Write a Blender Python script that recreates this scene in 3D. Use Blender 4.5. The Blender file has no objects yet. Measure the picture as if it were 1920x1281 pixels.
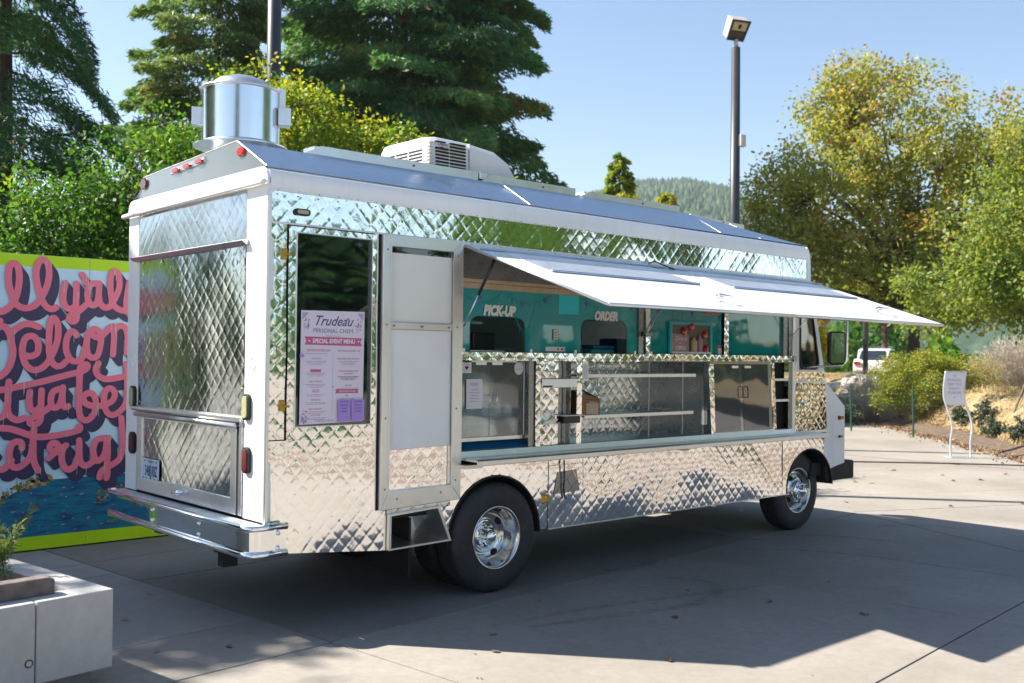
import bpy, bmesh, math, random
import numpy as np
from mathutils import Vector, Matrix, Euler
random.seed(7); rng = np.random.default_rng(11)
SC = bpy.context.scene
COL = SC.collection
# ---------------------------------------------------------------- camera, sky, sun, exposure
cam = bpy.data.objects.new('camera', bpy.data.cameras.new('camera')); COL.objects.link(cam); SC.camera = cam
cam.data.sensor_width = 36; cam.data.lens = 1913.33/1920*36
cam.data.clip_start = .05; cam.data.clip_end = 6000
_y, _p, _r = math.radians(42.1365), math.radians(.8609), math.radians(.6422)
_f = Vector((math.sin(_y)*math.cos(_p), math.cos(_y)*math.cos(_p), math.sin(_p)))
_rt = Vector((math.cos(_y), -math.sin(_y), 0)); _up = _rt.cross(_f)
_rt2 = math.cos(_r)*_rt+math.sin(_r)*_up; _up2 = -math.sin(_r)*_rt+math.cos(_r)*_up
M = Matrix((( _rt2.x, _up2.x, -_f.x, -3.0586), (_rt2.y, _up2.y, -_f.y, -5.6091), (_rt2.z, _up2.z, -_f.z, 1.7166), (0, 0, 0, 1)))
cam.matrix_world = M
cam.data.dof.use_dof = True; cam.data.dof.focus_distance = 7.6; cam.data.dof.aperture_fstop = 2.6
w = bpy.data.worlds.new('World'); SC.world = w; w.use_nodes = True
nt = w.node_tree; sky = nt.nodes.new('ShaderNodeTexSky'); sky.sky_type = 'NISHITA'; sky.sun_disc = False
sky.sun_elevation = math.radians(43.5); sky.sun_rotation = math.radians(-38.3)
sky.air_density = 1.0; sky.dust_density = .5; sky.ozone_density = 1.2; sky.altitude = 300
nt.links.new(sky.outputs[0], nt.nodes['Background'].inputs[0]); nt.nodes['Background'].inputs[1].default_value = .081
sun = bpy.data.objects.new('sun', bpy.data.lights.new('sun', 'SUN')); COL.objects.link(sun)
sun.data.energy = 5.0; sun.data.angle = math.radians(.55); sun.data.color = (1, .93, .83)
sun.rotation_euler = Vector((.656, -.826, -1.0)).to_track_quat('-Z', 'Y').to_euler()
vs = SC.view_settings; vs.view_transform = 'Standard'; vs.look = 'None'; vs.exposure = 1.36; vs.gamma = 1; vs.use_curve_mapping = False
SC.cycles.max_bounces = 10; SC.cycles.transparent_max_bounces = 24; SC.cycles.glossy_bounces = 6; SC.cycles.caustics_reflective = False

# ---------------------------------------------------------------- materials
MT = {}
def newmat(n):
    m = bpy.data.materials.new(n); m.use_nodes = True; MT[n] = m
    return m, m.node_tree.nodes, m.node_tree.links, m.node_tree.nodes['Principled BSDF']
def noise(N, L, scale, detail=4, rough=.55, sc=(1, 1, 1), coord='Object', dist=0):
    tc = N.new('ShaderNodeTexCoord'); mp = N.new('ShaderNodeMapping'); mp.inputs['Scale'].default_value = sc
    t = N.new('ShaderNodeTexNoise'); t.inputs['Scale'].default_value = scale; t.inputs['Detail'].default_value = detail
    t.inputs['Roughness'].default_value = rough; t.inputs['Distortion'].default_value = dist
    L.new(tc.outputs[coord], mp.inputs[0]); L.new(mp.outputs[0], t.inputs[0]); return t.outputs['Fac']
def ramp(N, L, fac, stops, interp='LINEAR'):
    r = N.new('ShaderNodeValToRGB'); r.color_ramp.interpolation = interp
    e = r.color_ramp.elements
    while len(e) < len(stops): e.new(.5)
    for i, (p, c) in enumerate(stops):
        e[i].position = p; e[i].color = (*c, 1) if len(c) == 3 else c
    L.new(fac, r.inputs[0]); return r.outputs[0]
def mp_range(N, L, fac, a, b, lo=.3, hi=.7):
    r = N.new('ShaderNodeMapRange'); r.inputs[1].default_value = lo; r.inputs[2].default_value = hi
    r.inputs[3].default_value = a; r.inputs[4].default_value = b; L.new(fac, r.inputs[0]); return r.outputs[0]
def bump(N, L, B, fac, strength, dist=.01, prev=None):
    b = N.new('ShaderNodeBump'); b.inputs['Strength'].default_value = strength; b.inputs['Distance'].default_value = dist
    L.new(fac, b.inputs['Height'])
    if prev: L.new(prev, b.inputs['Normal'])
    L.new(b.outputs[0], B.inputs['Normal']); return b.outputs[0]
def mix(N, L, fac, a, b, mode='MIX'):
    m = N.new('ShaderNodeMix'); m.data_type = 'RGBA'; m.blend_type = mode
    if hasattr(fac, 'is_output'): L.new(fac, m.inputs[0])
    else: m.inputs[0].default_value = fac
    for v, i in ((a, 6), (b, 7)):
        if hasattr(v, 'is_output'): L.new(v, m.inputs[i])
        else: m.inputs[i].default_value = (*v, 1)
    return m.outputs[2]
def simple(n, col, rough=.5, metal=0, var=.0, vs_=8, bmp=0, bs=60, coat=0, rvar=0, spec=None):
    m, N, L, B = newmat(n)
    B.inputs['Base Color'].default_value = (*col, 1); B.inputs['Roughness'].default_value = rough; B.inputs['Metallic'].default_value = metal
    if coat: B.inputs['Coat Weight'].default_value = coat; B.inputs['Coat Roughness'].default_value = .08
    if spec is not None: B.inputs['Specular IOR Level'].default_value = spec
    if var:
        f = noise(N, L, vs_, 5); lo = tuple(c*(1-var) for c in col); hi = tuple(min(1, c*(1+var)) for c in col)
        L.new(ramp(N, L, f, [(.3, lo), (.7, hi)]), B.inputs['Base Color'])
    if rvar:
        f = noise(N, L, vs_*1.7, 5); L.new(mp_range(N, L, f, max(.02, rough-rvar), rough+rvar), B.inputs['Roughness'])
    if bmp: bump(N, L, B, noise(N, L, bs, 4), bmp, .005)
    return m
def steel(n, col, rough, rvar, warp=.25, grime=(.55, .5, .42), gfac=.25, brushed=None):
    m, N, L, B = newmat(n); B.inputs['Metallic'].default_value = 1
    f = noise(N, L, 5, 8, .7); L.new(mix(N, L, mp_range(N, L, f, 0, gfac, .55, .8), col, grime), B.inputs['Base Color'])
    f2 = noise(N, L, 9, 6, .6); L.new(mp_range(N, L, f2, rough, rough+rvar), B.inputs['Roughness'])
    w1 = bump(N, L, B, noise(N, L, 2.2, 2, .4), warp*(.3 if brushed else 1), .03)
    if brushed: bump(N, L, B, noise(N, L, 60, 3, .6, brushed), .12, .002, w1)
    else: bump(N, L, B, noise(N, L, 26, 3, .5), .10, .004, w1)
    return m
steel('quilted_steel', (.95, .94, .93), .05, .07, .45)
steel('quilted_aluminium', (.50, .54, .56), .09, .08, .3, gfac=.2)
steel('brushed_steel', (.80, .83, .86), .26, .08, .12, gfac=.12, brushed=(1, 1, .04))
steel('stack_steel', (.84, .86, .88), .17, .05, .05, gfac=.08, brushed=(1, 1, .02))
steel('upper_panel_metal', (.62, .65, .67), .17, .08, .2, gfac=.15)
steel('plate_metal', (.60, .60, .58), .30, .06, .1, gfac=.1)
steel('inlay_metal', (.92, .93, .97), .38, .08, .05, gfac=.05)
steel('frame_aluminium', (.80, .79, .77), .28, .12, .08, gfac=.4, brushed=(1, 1, .05))
steel('roof_steel', (.44, .53, .63), .26, .12, .15)
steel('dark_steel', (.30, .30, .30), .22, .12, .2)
steel('chrome', (.93, .94, .95), .03, .05, .1, gfac=.1)
steel('rim_alloy', (.66, .65, .63), .11, .10, .05, gfac=.2)
m, N, L, B = newmat('white_paint'); _s = noise(N, L, 7, 7, .7, (1, 1, .12)); _c = mix(N, L, mp_range(N, L, _s, 0, .30, .52, .78), (.90, .90, .90), (.58, .55, .50))
L.new(mix(N, L, mp_range(N, L, noise(N, L, 40, 4, .7), 0, .35, .66, .78), _c, (.35, .32, .28)), B.inputs['Base Color']); B.inputs['Roughness'].default_value = .3; B.inputs['Coat Weight'].default_value = .35; B.inputs['Coat Roughness'].default_value = .1
bump(N, L, B, noise(N, L, 3, 3), .10, .02)
simple('white_panel', (.86, .86, .86), .35, var=.03, vs_=4)
simple('frosted_panel', (.82, .82, .76), .4, var=.04, vs_=2)
simple('ac_plastic', (.80, .80, .79), .42, var=.03, vs_=5)
simple('black_plastic', (.015, .015, .017), .35)
simple('black_gap', (.006, .006, .007), .8)
simple('rubber_seal', (.02, .022, .024), .6)
simple('underbody_black', (.012, .012, .012), .7, var=.3)
simple('interior_dark', (.09, .10, .10), .5, var=.3)
simple('interior_wall', (.68, .72, .72), .35, var=.15, vs_=3)
simple('teal_board', (.01, .33, .36), .5)
simple('blue_tray', (.0, .10, .24), .35, var=.15)
simple('tan_trim', (.55, .42, .28), .5, var=.12, vs_=20)
simple('red_lens', (.45, .01, .01), .12, coat=.5)
simple('dark_red_lens', (.10, .004, .006), .15, coat=.5)
simple('clear_lens', (.42, .40, .22), .2, var=.15, vs_=40)
simple('amber_lens', (.75, .20, .01), .15, coat=.4)
simple('paper', (.74, .72, .78), .7, var=.03)
simple('menu_paper', (.74, .66, .76), .6, var=.05, vs_=3)
simple('note_purple', (.42, .27, .70), .7)
simple('ink_plum', (.22, .13, .25), .7); simple('ink_navy', (.08, .08, .20), .7); simple('ink_pink', (.55, .10, .26), .6)
simple('ink_grey', (.30, .27, .36), .7); simple('ink_lilac', (.50, .33, .62), .7); simple('ink_black', (.02, .02, .02), .6)
simple('ink_white', (.85, .85, .82), .5); simple('ink_faint', (.45, .45, .46), .5); simple('ink_blue', (.03, .04, .25), .6); simple('ink_green', (.02, .22, .16), .6)
simple('plate_paint', (.55, .66, .80), .35, var=.12, vs_=12)
simple('turquoise', (.02, .45, .50), .4); simple('cyan_paper', (.04, .66, .76), .6); simple('wire_teal', (.03, .42, .44), .6); simple('flower_dusk', (.12, .12, .38), .6)
simple('sign_pink', (.42, .26, .30), .6); simple('sign_brown', (.16, .12, .09), .6, var=.3, vs_=15); simple('red_sticker', (.62, .05, .04), .4)
simple('gold_latch', (.45, .30, .06), .35, 1); simple('box_brown', (.25, .13, .05), .5, var=.2, vs_=20)
simple('lamp_post_paint', (.03, .036, .042), .45, var=.2, vs_=4)
simple('lamp_head_paint', (.50, .47, .42), .5); simple('lamp_glass', (.40, .34, .20), .15)
simple('post_green', (.01, .07, .05), .6); simple('old_wood', (.16, .13, .12), .8, var=.35, vs_=12, bmp=.5, bs=30)
simple('car_white', (.75, .75, .76), .25, coat=.6); simple('car_dark', (.02, .025, .035), .25, coat=.6); simple('car_glass', (.02, .03, .04), .05)
simple('sign_frame', (.70, .76, .84), .3, .6); simple('sign_paper', (.80, .80, .82), .6)
simple('hose_black', (.02, .02, .02), .6); simple('pale_rock', (.55, .52, .47), .85, var=.25, vs_=6, bmp=.6, bs=8)
simple('mural_lime', (.52, .78, .0), .5, var=.06, vs_=3); simple('mural_pink', (.92, .19, .28), .5, var=.05, vs_=4)
simple('mural_navy', (.045, .035, .10), .5, var=.1, vs_=5); simple('mural_drip', (.62, .72, .55), .5); simple('mural_green', (.16, .24, .04), .6, var=.5, vs_=30)
simple('mural_orange', (.55, .25, .06), .6, var=.4, vs_=30); simple('mural_brown', (.12, .06, .04), .6); simple('mural_red', (.6, .02, .03), .6)
m, N, L, B = newmat('mural_sky'); L.new(ramp(N, L, noise(N, L, 1.6, 3), [(.3, (.52, .74, .90)), (.7, (.66, .82, .93))]), B.inputs['Base Color']); B.inputs['Roughness'].default_value = .5
m, N, L, B = newmat('mural_water')
L.new(ramp(N, L, noise(N, L, 26, 5, .6, (.16, 1, 1)), [(.28, (.012, .03, .12)), (.42, (.01, .10, .22)), (.56, (.0, .20, .30)), (.68, (.02, .12, .28)), (.78, (.20, .12, .32))]), B.inputs['Base Color']); B.inputs['Roughness'].default_value = .5
# tyre
m, N, L, B = newmat('tyre_rubber'); L.new(ramp(N, L, noise(N, L, 6, 6, .7), [(.3, (.013, .014, .017)), (.6, (.03, .03, .032)), (.8, (.075, .07, .062))]), B.inputs['Base Color'])
B.inputs['Roughness'].default_value = .62; bump(N, L, B, noise(N, L, 90, 3), .3, .003)
# worn tyre scuffs: thin, mostly see-through stain
m, N, L, B = newmat('scuff_stain'); B.inputs['Base Color'].default_value = (.03, .028, .028, 1); B.inputs['Roughness'].default_value = .9
_t = N.new('ShaderNodeBsdfTransparent'); _m = N.new('ShaderNodeMixShader'); L.new(mp_range(N, L, noise(N, L, 9, 8, .85), 0, .35, .42, .72), _m.inputs[0]); L.new(_t.outputs[0], _m.inputs[1]); L.new(B.outputs[0], _m.inputs[2]); L.new(_m.outputs[0], N['Material Output'].inputs[0])
# concrete
def concrete(n, a, b, c, stain=.5):
    m, N, L, B = newmat(n)
    big = noise(N, L, .55, 7, .62, coord='Object'); fine = noise(N, L, 14, 8, .75); grit = noise(N, L, 240, 2, .5)
    base = ramp(N, L, big, [(.25, tuple(x*.86 for x in a)), (.5, b), (.75, tuple(x*1.08 for x in c))])
    base = mix(N, L, mp_range(N, L, fine, 0, .45, .38, .72), base, tuple(x*.72 for x in a))
    sp = noise(N, L, 2.3, 9, .8, dist=.6); base = mix(N, L, mp_range(N, L, sp, 0, stain, .58, .74), base, tuple(x*.45 for x in a))
    base = mix(N, L, mp_range(N, L, grit, 0, .30, .5, .75), base, tuple(x*.55 for x in a))
    L.new(base, B.inputs['Base Color']); B.inputs['Roughness'].default_value = .82; B.inputs['Specular IOR Level'].default_value = .35
    b1 = bump(N, L, B, grit, .25, .003); bump(N, L, B, fine, .25, .006, b1); return m
concrete('slab_concrete', (.255, .232, .20), (.31, .283, .248), (.36, .33, .292))
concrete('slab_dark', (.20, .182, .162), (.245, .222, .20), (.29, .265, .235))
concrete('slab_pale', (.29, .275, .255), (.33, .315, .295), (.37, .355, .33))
concrete('planter_concrete', (.42, .41, .40), (.52, .51, .495), (.60, .585, .565), .5)
concrete('joint_dirt', (.05, .045, .04), (.06, .05, .045), (.08, .07, .06))
# earth and dry grass
m, N, L, B = newmat('dry_ground'); f = noise(N, L, 1.2, 9, .75)
L.new(ramp(N, L, f, [(.3, (.12, .10, .05)), (.45, (.34, .25, .13)), (.6, (.52, .39, .21)), (.75, (.60, .48, .29))]), B.inputs['Base Color']); B.inputs['Roughness'].default_value = .95; bump(N, L, B, noise(N, L, 9, 6, .8), .9, .1)
simple('earth', (.27, .245, .215), .95, var=.25, vs_=.3, bmp=.5, bs=2)
simple('mulch', (.12, .085, .06), .95, var=.6, vs_=14, bmp=1, bs=12)
# leaf materials: the tint attribute picks the colour, paler towards crown tops and twig tips
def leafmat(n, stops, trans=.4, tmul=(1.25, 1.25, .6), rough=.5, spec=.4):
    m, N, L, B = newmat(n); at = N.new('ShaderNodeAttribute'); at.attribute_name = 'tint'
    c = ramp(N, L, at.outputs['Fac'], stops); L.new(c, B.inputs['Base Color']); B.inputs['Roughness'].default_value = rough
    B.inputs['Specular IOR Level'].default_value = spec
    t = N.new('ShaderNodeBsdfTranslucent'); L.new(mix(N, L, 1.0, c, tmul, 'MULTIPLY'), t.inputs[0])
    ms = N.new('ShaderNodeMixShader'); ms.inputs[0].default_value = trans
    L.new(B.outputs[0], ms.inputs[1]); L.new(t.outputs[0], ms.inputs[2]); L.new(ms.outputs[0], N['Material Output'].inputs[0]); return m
leafmat('redwood_leaf', [(0, (.03, .09, .045)), (.45, (.07, .185, .07)), (.8, (.14, .28, .08)), (.985, (.22, .32, .08)), (1, (.30, .12, .04))])
leafmat('redwood_light_leaf', [(0, (.06, .13, .05)), (.5, (.13, .23, .07)), (.85, (.22, .29, .09)), (1, (.30, .18, .06))])
leafmat('broad_leaf', [(0, (.04, .12, .02)), (.5, (.10, .22, .03)), (.85, (.26, .36, .03)), (.96, (.42, .38, .02)), (1, (.35, .07, .03))], .5)
leafmat('yellow_leaf', [(0, (.09, .20, .02)), (.4, (.24, .32, .03)), (.8, (.50, .45, .03)), (1, (.55, .22, .03))], .5)
leafmat('maple_leaf', [(0, (.07, .15, .03)), (.35, (.19, .26, .05)), (.7, (.31, .33, .07)), (.94, (.46, .42, .10)), (1, (.45, .24, .05))], .5)
leafmat('dark_leaf', [(0, (.015, .05, .01)), (.6, (.05, .11, .02)), (.9, (.14, .20, .03)), (1, (.28, .26, .04))], .4)
leafmat('bush_leaf', [(0, (.09, .13, .02)), (.4, (.22, .27, .03)), (.8, (.38, .38, .05)), (1, (.45, .36, .12))], .4)
leafmat('grey_twig', [(0, (.22, .17, .13)), (.5, (.42, .36, .32)), (1, (.62, .56, .52))], .2, (1, 1, 1))
leafmat('straw', [(0, (.30, .24, .12)), (.5, (.55, .43, .23)), (.9, (.68, .55, .33)), (1, (.20, .26, .08))], .3, (1, 1, .8))
leafmat('sage_leaf', [(0, (.03, .05, .03)), (.6, (.07, .10, .07)), (1, (.16, .18, .12))], .3)
leafmat('juniper_leaf', [(0, (.05, .09, .03)), (.5, (.12, .18, .06)), (.85, (.26, .30, .12)), (1, (.40, .36, .20))], .4)
leafmat('dead_leaf', [(0, (.10, .05, .03)), (.5, (.28, .16, .07)), (1, (.48, .33, .20))], .15, (1, 1, 1))
m, N, L, B = newmat('bark'); L.new(ramp(N, L, noise(N, L, 8, 7, .7, (1, 1, .15)), [(.3, (.035, .022, .016)), (.7, (.14, .09, .065))]), B.inputs['Base Color']); B.inputs['Roughness'].default_value = .9; bump(N, L, B, noise(N, L, 14, 5, .7, (1, 1, .12)), .9, .04)
m, N, L, B = newmat('forest_hill'); 
L.new(ramp(N, L, noise(N, L, .05, 9, .75), [(.3, (.012, .035, .022)), (.5, (.03, .07, .035)), (.7, (.08, .11, .045))]), B.inputs['Base Color']); B.inputs['Roughness'].default_value = 1
# tinted acrylic and glass: thin sheets
def sheet(n, tint, rough=.02, film=(0, 0, 0), ff=0., ior=1.5, boost=1.0):
    m, N, L, B = newmat(n); N.remove(B)
    tr = N.new('ShaderNodeBsdfTransparent'); tr.inputs[0].default_value = (*tint, 1)
    gl = N.new('ShaderNodeBsdfGlossy'); gl.inputs['Roughness'].default_value = rough; gl.inputs[0].default_value = (.95, .98, 1, 1)
    fr = N.new('ShaderNodeFresnel'); fr.inputs[0].default_value = ior
    a = N.new('ShaderNodeMath'); a.operation = 'MULTIPLY'; a.inputs[1].default_value = 1.7*boost; L.new(fr.outputs[0], a.inputs[0]); a.use_clamp = True
    df = N.new('ShaderNodeBsdfDiffuse'); df.inputs[0].default_value = (*film, 1)
    m1 = N.new('ShaderNodeMixShader'); m1.inputs[0].default_value = ff; L.new(tr.outputs[0], m1.inputs[1]); L.new(df.outputs[0], m1.inputs[2])
    m2 = N.new('ShaderNodeMixShader'); L.new(a.outputs[0], m2.inputs[0]); L.new(m1.outputs[0], m2.inputs[1]); L.new(gl.outputs[0], m2.inputs[2])
    bp = N.new('ShaderNodeBump'); bp.inputs['Strength'].default_value = .15; bp.inputs['Distance'].default_value = .02
    L.new(noise(N, L, 1.5, 2), bp.inputs['Height']); L.new(bp.outputs[0], gl.inputs['Normal'])
    L.new(m2.outputs[0], N['Material Output'].inputs[0]); return m
sheet('teal_acrylic', (.14, .84, .88), .03, (.0, .84, .90), .34, boost=1.15)
sheet('dark_glass', (.10, .12, .13), .02, (.01, .02, .02), .3, boost=1.6)
sheet('clear_glass', (.80, .86, .86), .03, (.5, .53, .52), .20, boost=1.4)
sheet('green_glass', (.22, .42, .30), .02, (.02, .10, .05), .15, boost=2.0)
# ---------------------------------------------------------------- mesh helpers
def link(o, parent=None):
    COL.objects.link(o)
    if parent is not None: o.parent = parent
    return o
def tag(o, label=None, cat=None, group=None, kind=None):
    if label: o['label'] = label
    if cat: o['category'] = cat
    if group: o['group'] = group
    if kind: o['kind'] = kind
    return o
def empty(name, loc, label, cat, group=None, rz=0):
    o = bpy.data.objects.new(name, None); o.empty_display_size = .2; link(o); o.location = loc; o.rotation_euler.z = rz
    return tag(o, label, cat, group)
class MB:
    def __init__(s): s.v = []; s.f = []
    def add(s, vs, fs):
        n = len(s.v); s.v += [tuple(p) for p in vs]; s.f += [tuple(i+n for i in f) for f in fs]; return s
    def box(s, x0, x1, y0, y1, z0, z1):
        return s.add([(x, y, z) for z in (z0, z1) for x, y in ((x0, y0), (x1, y0), (x1, y1), (x0, y1))],
                     [(3, 2, 1, 0), (4, 5, 6, 7), (0, 1, 5, 4), (1, 2, 6, 5), (2, 3, 7, 6), (3, 0, 4, 7)])
    def prism(s, pts, ax, a, b):
        "pts: 2-D polygon; ax: axis the prism runs along"
        def P(p, t): return (t, p[0], p[1]) if ax == 'x' else ((p[0], t, p[1]) if ax == 'y' else (p[0], p[1], t))
        n = len(pts); v = [P(p, a) for p in pts]+[P(p, b) for p in pts]
        area = sum(pts[i][0]*pts[(i+1) % n][1]-pts[(i+1) % n][0]*pts[i][1] for i in range(n))
        fl = (area > 0) ^ (ax == 'y') ^ (b < a)
        f = [tuple(range(n)), tuple(range(2*n-1, n-1, -1))]+[(i, i+n, (i+1) % n+n, (i+1) % n) for i in range(n)]
        if fl: f = [tuple(reversed(q)) for q in f]
        return s.add(v, f)
    def ring(s, outer, inner, ax, a, b):
        def P(p, t): return (t, p[0], p[1]) if ax == 'x' else ((p[0], t, p[1]) if ax == 'y' else (p[0], p[1], t))
        n = len(outer); v = [P(p, a) for p in outer]+[P(p, a) for p in inner]+[P(p, b) for p in outer]+[P(p, b) for p in inner]; f = []
        for i in range(n):
            j = (i+1) % n; f += [(i, j, n+j, n+i), (2*n+i, 3*n+i, 3*n+j, 2*n+j), (i, 2*n+i, 2*n+j, j), (n+i, n+j, 3*n+j, 3*n+i)]
        return s.add(v, f)
    def tube(s, pts, r, n=8, cap=True):
        pts = [Vector(p) for p in pts]; R = r if hasattr(r, '__len__') else [r]*len(pts); vs = []; prev = None
        for i, p in enumerate(pts):
            d = (pts[min(i+1, len(pts)-1)]-pts[max(i-1, 0)]).normalized()
            a = d.orthogonal().normalized() if prev is None else (prev-d*prev.dot(d)).normalized()
            prev = a; b = d.cross(a)
            vs += [p+(a*math.cos(2*math.pi*k/n)+b*math.sin(2*math.pi*k/n))*R[i] for k in range(n)]
        f = [(i*n+k, i*n+(k+1) % n, (i+1)*n+(k+1) % n, (i+1)*n+k) for i in range(len(pts)-1) for k in range(n)]
        if cap: f += [tuple(range(n-1, -1, -1)), tuple(range((len(pts)-1)*n, len(pts)*n))]
        return s.add(vs, f)
    def lathe(s, prof, c, ax='y', n=48, wob=None):
        "prof: (radius, offset along axis)"
        vs = []
        for k, (r, t) in enumerate(prof):
            for i in range(n):
                a = 2*math.pi*i/n; rr = r+(wob(k, i) if wob else 0); u, v = rr*math.cos(a), rr*math.sin(a)
                p = {'y': (u, t, v), 'x': (t, u, v), 'z': (u, v, t)}[ax]; vs.append((p[0]+c[0], p[1]+c[1], p[2]+c[2]))
        f = [(k*n+i, (k+1)*n+i, (k+1)*n+(i+1) % n, k*n+(i+1) % n) for k in range(len(prof)-1) for i in range(n)]
        if ax != 'y': f = [tuple(reversed(q)) for q in f]
        return s.add(vs, f)
    def build(s, name, mat, parent=None, smooth=False, bevel=0, auto=None, recalc=False):
        me = bpy.data.meshes.new(name); me.from_pydata(s.v, [], s.f); me.materials.append(MT[mat])
        if recalc:
            bm = bmesh.new(); bm.from_mesh(me); bmesh.ops.recalc_face_normals(bm, faces=bm.faces); bm.to_mesh(me); bm.free()
        if smooth: me.polygons.foreach_set('use_smooth', [True]*len(me.polygons))
        o = bpy.data.objects.new(name, me); link(o, parent)
        if bevel:
            b = o.modifiers.new('bevel', 'BEVEL'); b.width = bevel; b.segments = 2; b.limit_method = 'ANGLE'; b.harden_normals = False
        if auto:
            me.set_sharp_from_angle(angle=auto)
        return o
def bx(name, mat, parent, *c, bevel=.0): return MB().box(*c).build(name, mat, parent, bevel=bevel)
def rrect(x0, x1, z0, z1, r, n=5):
    out = []
    for cx, cz, a0 in ((x1-r, z1-r, 0), (x0+r, z1-r, 90), (x0+r, z0+r, 180), (x1-r, z0+r, 270)):
        for i in range(n+1):
            a = math.radians(a0+90*i/n); out.append((cx+r*math.cos(a), cz+r*math.sin(a)))
    return out
def ell(cx, cz, a, b, n=24): return [(cx+a*math.cos(2*math.pi*i/n), cz+b*math.sin(2*math.pi*i/n)) for i in range(n)]
SIDE = Euler((math.pi/2, 0, 0)).to_matrix().to_4x4()
REAR = (Matrix.Rotation(-math.pi/2, 4, 'Z') @ Euler((math.pi/2, 0, 0)).to_matrix().to_4x4())
def text(body, size, loc, rot, mat, parent, name='lettering', shear=0, offset=0, align='CENTER', sx=1, space=1, ext=.0004):
    c = bpy.data.curves.new('t', 'FONT'); c.body = body; c.size = size; c.shear = shear; c.offset = offset; c.align_x = align
    c.extrude = ext; c.resolution_u = 3; c.space_character = space
    t = bpy.data.objects.new('t', c); COL.objects.link(t); bpy.context.view_layer.update()
    me = bpy.data.meshes.new_from_object(t.evaluated_get(bpy.context.evaluated_depsgraph_get()))
    bpy.data.objects.remove(t); bpy.data.curves.remove(c)
    me.transform(Matrix.Translation(loc) @ rot @ Matrix.Diagonal((sx, 1, 1, 1))); me.materials.clear(); me.materials.append(MT[mat])
    o = bpy.data.objects.new(name, me); return link(o, parent)
P_ = .107
def pillow(u, v):
    a = np.mod((u+v)/P_, 1.); b = np.mod((u-v)/P_, 1.)
    A_, B_ = np.abs(2*a-1), np.abs(2*b-1); h = (1-A_**13)*(1-B_**13); h2 = (1-A_**2)*(1-B_**2)
    cx = np.floor((u+v)/P_); cy = np.floor((u-v)/P_)
    rnd = np.mod(np.sin(cx*12.9898+cy*78.233)*43758.5453, 1.)
    tx = (np.mod(np.sin(cx*3.7+cy*9.1)*9173.3, 1.)-.5); tz = (np.mod(np.sin(cx*7.3+cy*5.1)*6337.7, 1.)-.5)
    return h*.0011+h2*(.0+.0004*rnd)+h*((a-.5)*tx+(b-.5)*tz)*.0013
def quilt(name, mat, parent, corners, plane=0., axis='y', arch=None, step=.0092, amp=1., thick=.0):
    """embossed sheet metal: corners (u0v0, u1v0, u1v1, u0v1) in the panel plane; axis 'y': u=X v=Z facing -Y; 'x': u=Y v=Z facing -X"""
    (a, b, c, d) = [np.array(p, float) for p in corners]
    nu = max(2, int(max(np.linalg.norm(b-a), np.linalg.norm(c-d))/step)); nv = max(2, int(max(np.linalg.norm(d-a), np.linalg.norm(c-b))/step))
    s, t = np.meshgrid(np.linspace(0, 1, nu+1), np.linspace(0, 1, nv+1))
    s = s[..., None]; t = t[..., None]
    P = (a*(1-s)+b*s)*(1-t)+(d*(1-s)+c*s)*t; U = P[..., 0]; V = P[..., 1]
    keep = np.ones(U.shape, bool)
    if arch:
        for cu, cv, r in arch:
            R = np.hypot(U-cu, V-cv); k = (R < r) & (R > r-step*1.45); ins = R <= r-step*1.45
            U = np.where(k, cu+(U-cu)/np.maximum(R, 1e-6)*r, U); V = np.where(k, cv+(V-cv)/np.maximum(R, 1e-6)*r, V); keep &= ~ins
    h = pillow(U, V)*amp + .0035*np.sin(U*5.1+V*2.3+plane)*np.sin(V*6.3-U*1.7)*amp
    idx = np.arange((nu+1)*(nv+1)).reshape(nv+1, nu+1)
    q = np.stack([idx[:-1, :-1], idx[:-1, 1:], idx[1:, 1:], idx[1:, :-1]], -1).reshape(-1, 4)
    kk = keep.ravel(); q = q[kk[q].all(1)]
    if axis == 'y': co = np.stack([U.ravel(), (plane-h).ravel(), V.ravel()], -1)
    else: co = np.stack([(plane-h).ravel(), U.ravel(), V.ravel()], -1); q = q[:, ::-1]
    me = bpy.data.meshes.new(name); fastmesh(me, co, q); me.materials.append(MT[mat])
    me.polygons.foreach_set('use_smooth', np.ones(len(q), bool)); o = bpy.data.objects.new(name, me); return link(o, parent)
def fastmesh(me, co, q):
    k = q.shape[1]; me.vertices.add(len(co)); me.vertices.foreach_set('co', np.ascontiguousarray(co, np.float32).ravel())
    me.loops.add(q.size); me.loops.foreach_set('vertex_index', np.ascontiguousarray(q, np.int32).ravel())
    me.polygons.add(len(q)); me.polygons.foreach_set('loop_start', np.arange(0, q.size, k, dtype=np.int32)); me.polygons.foreach_set('loop_total', np.full(len(q), k, np.int32))
    me.update(calc_edges=True); me.validate()
def rect(u0, u1, v0, v1): return ((u0, v0), (u1, v0), (u1, v1), (u0, v1))
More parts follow.
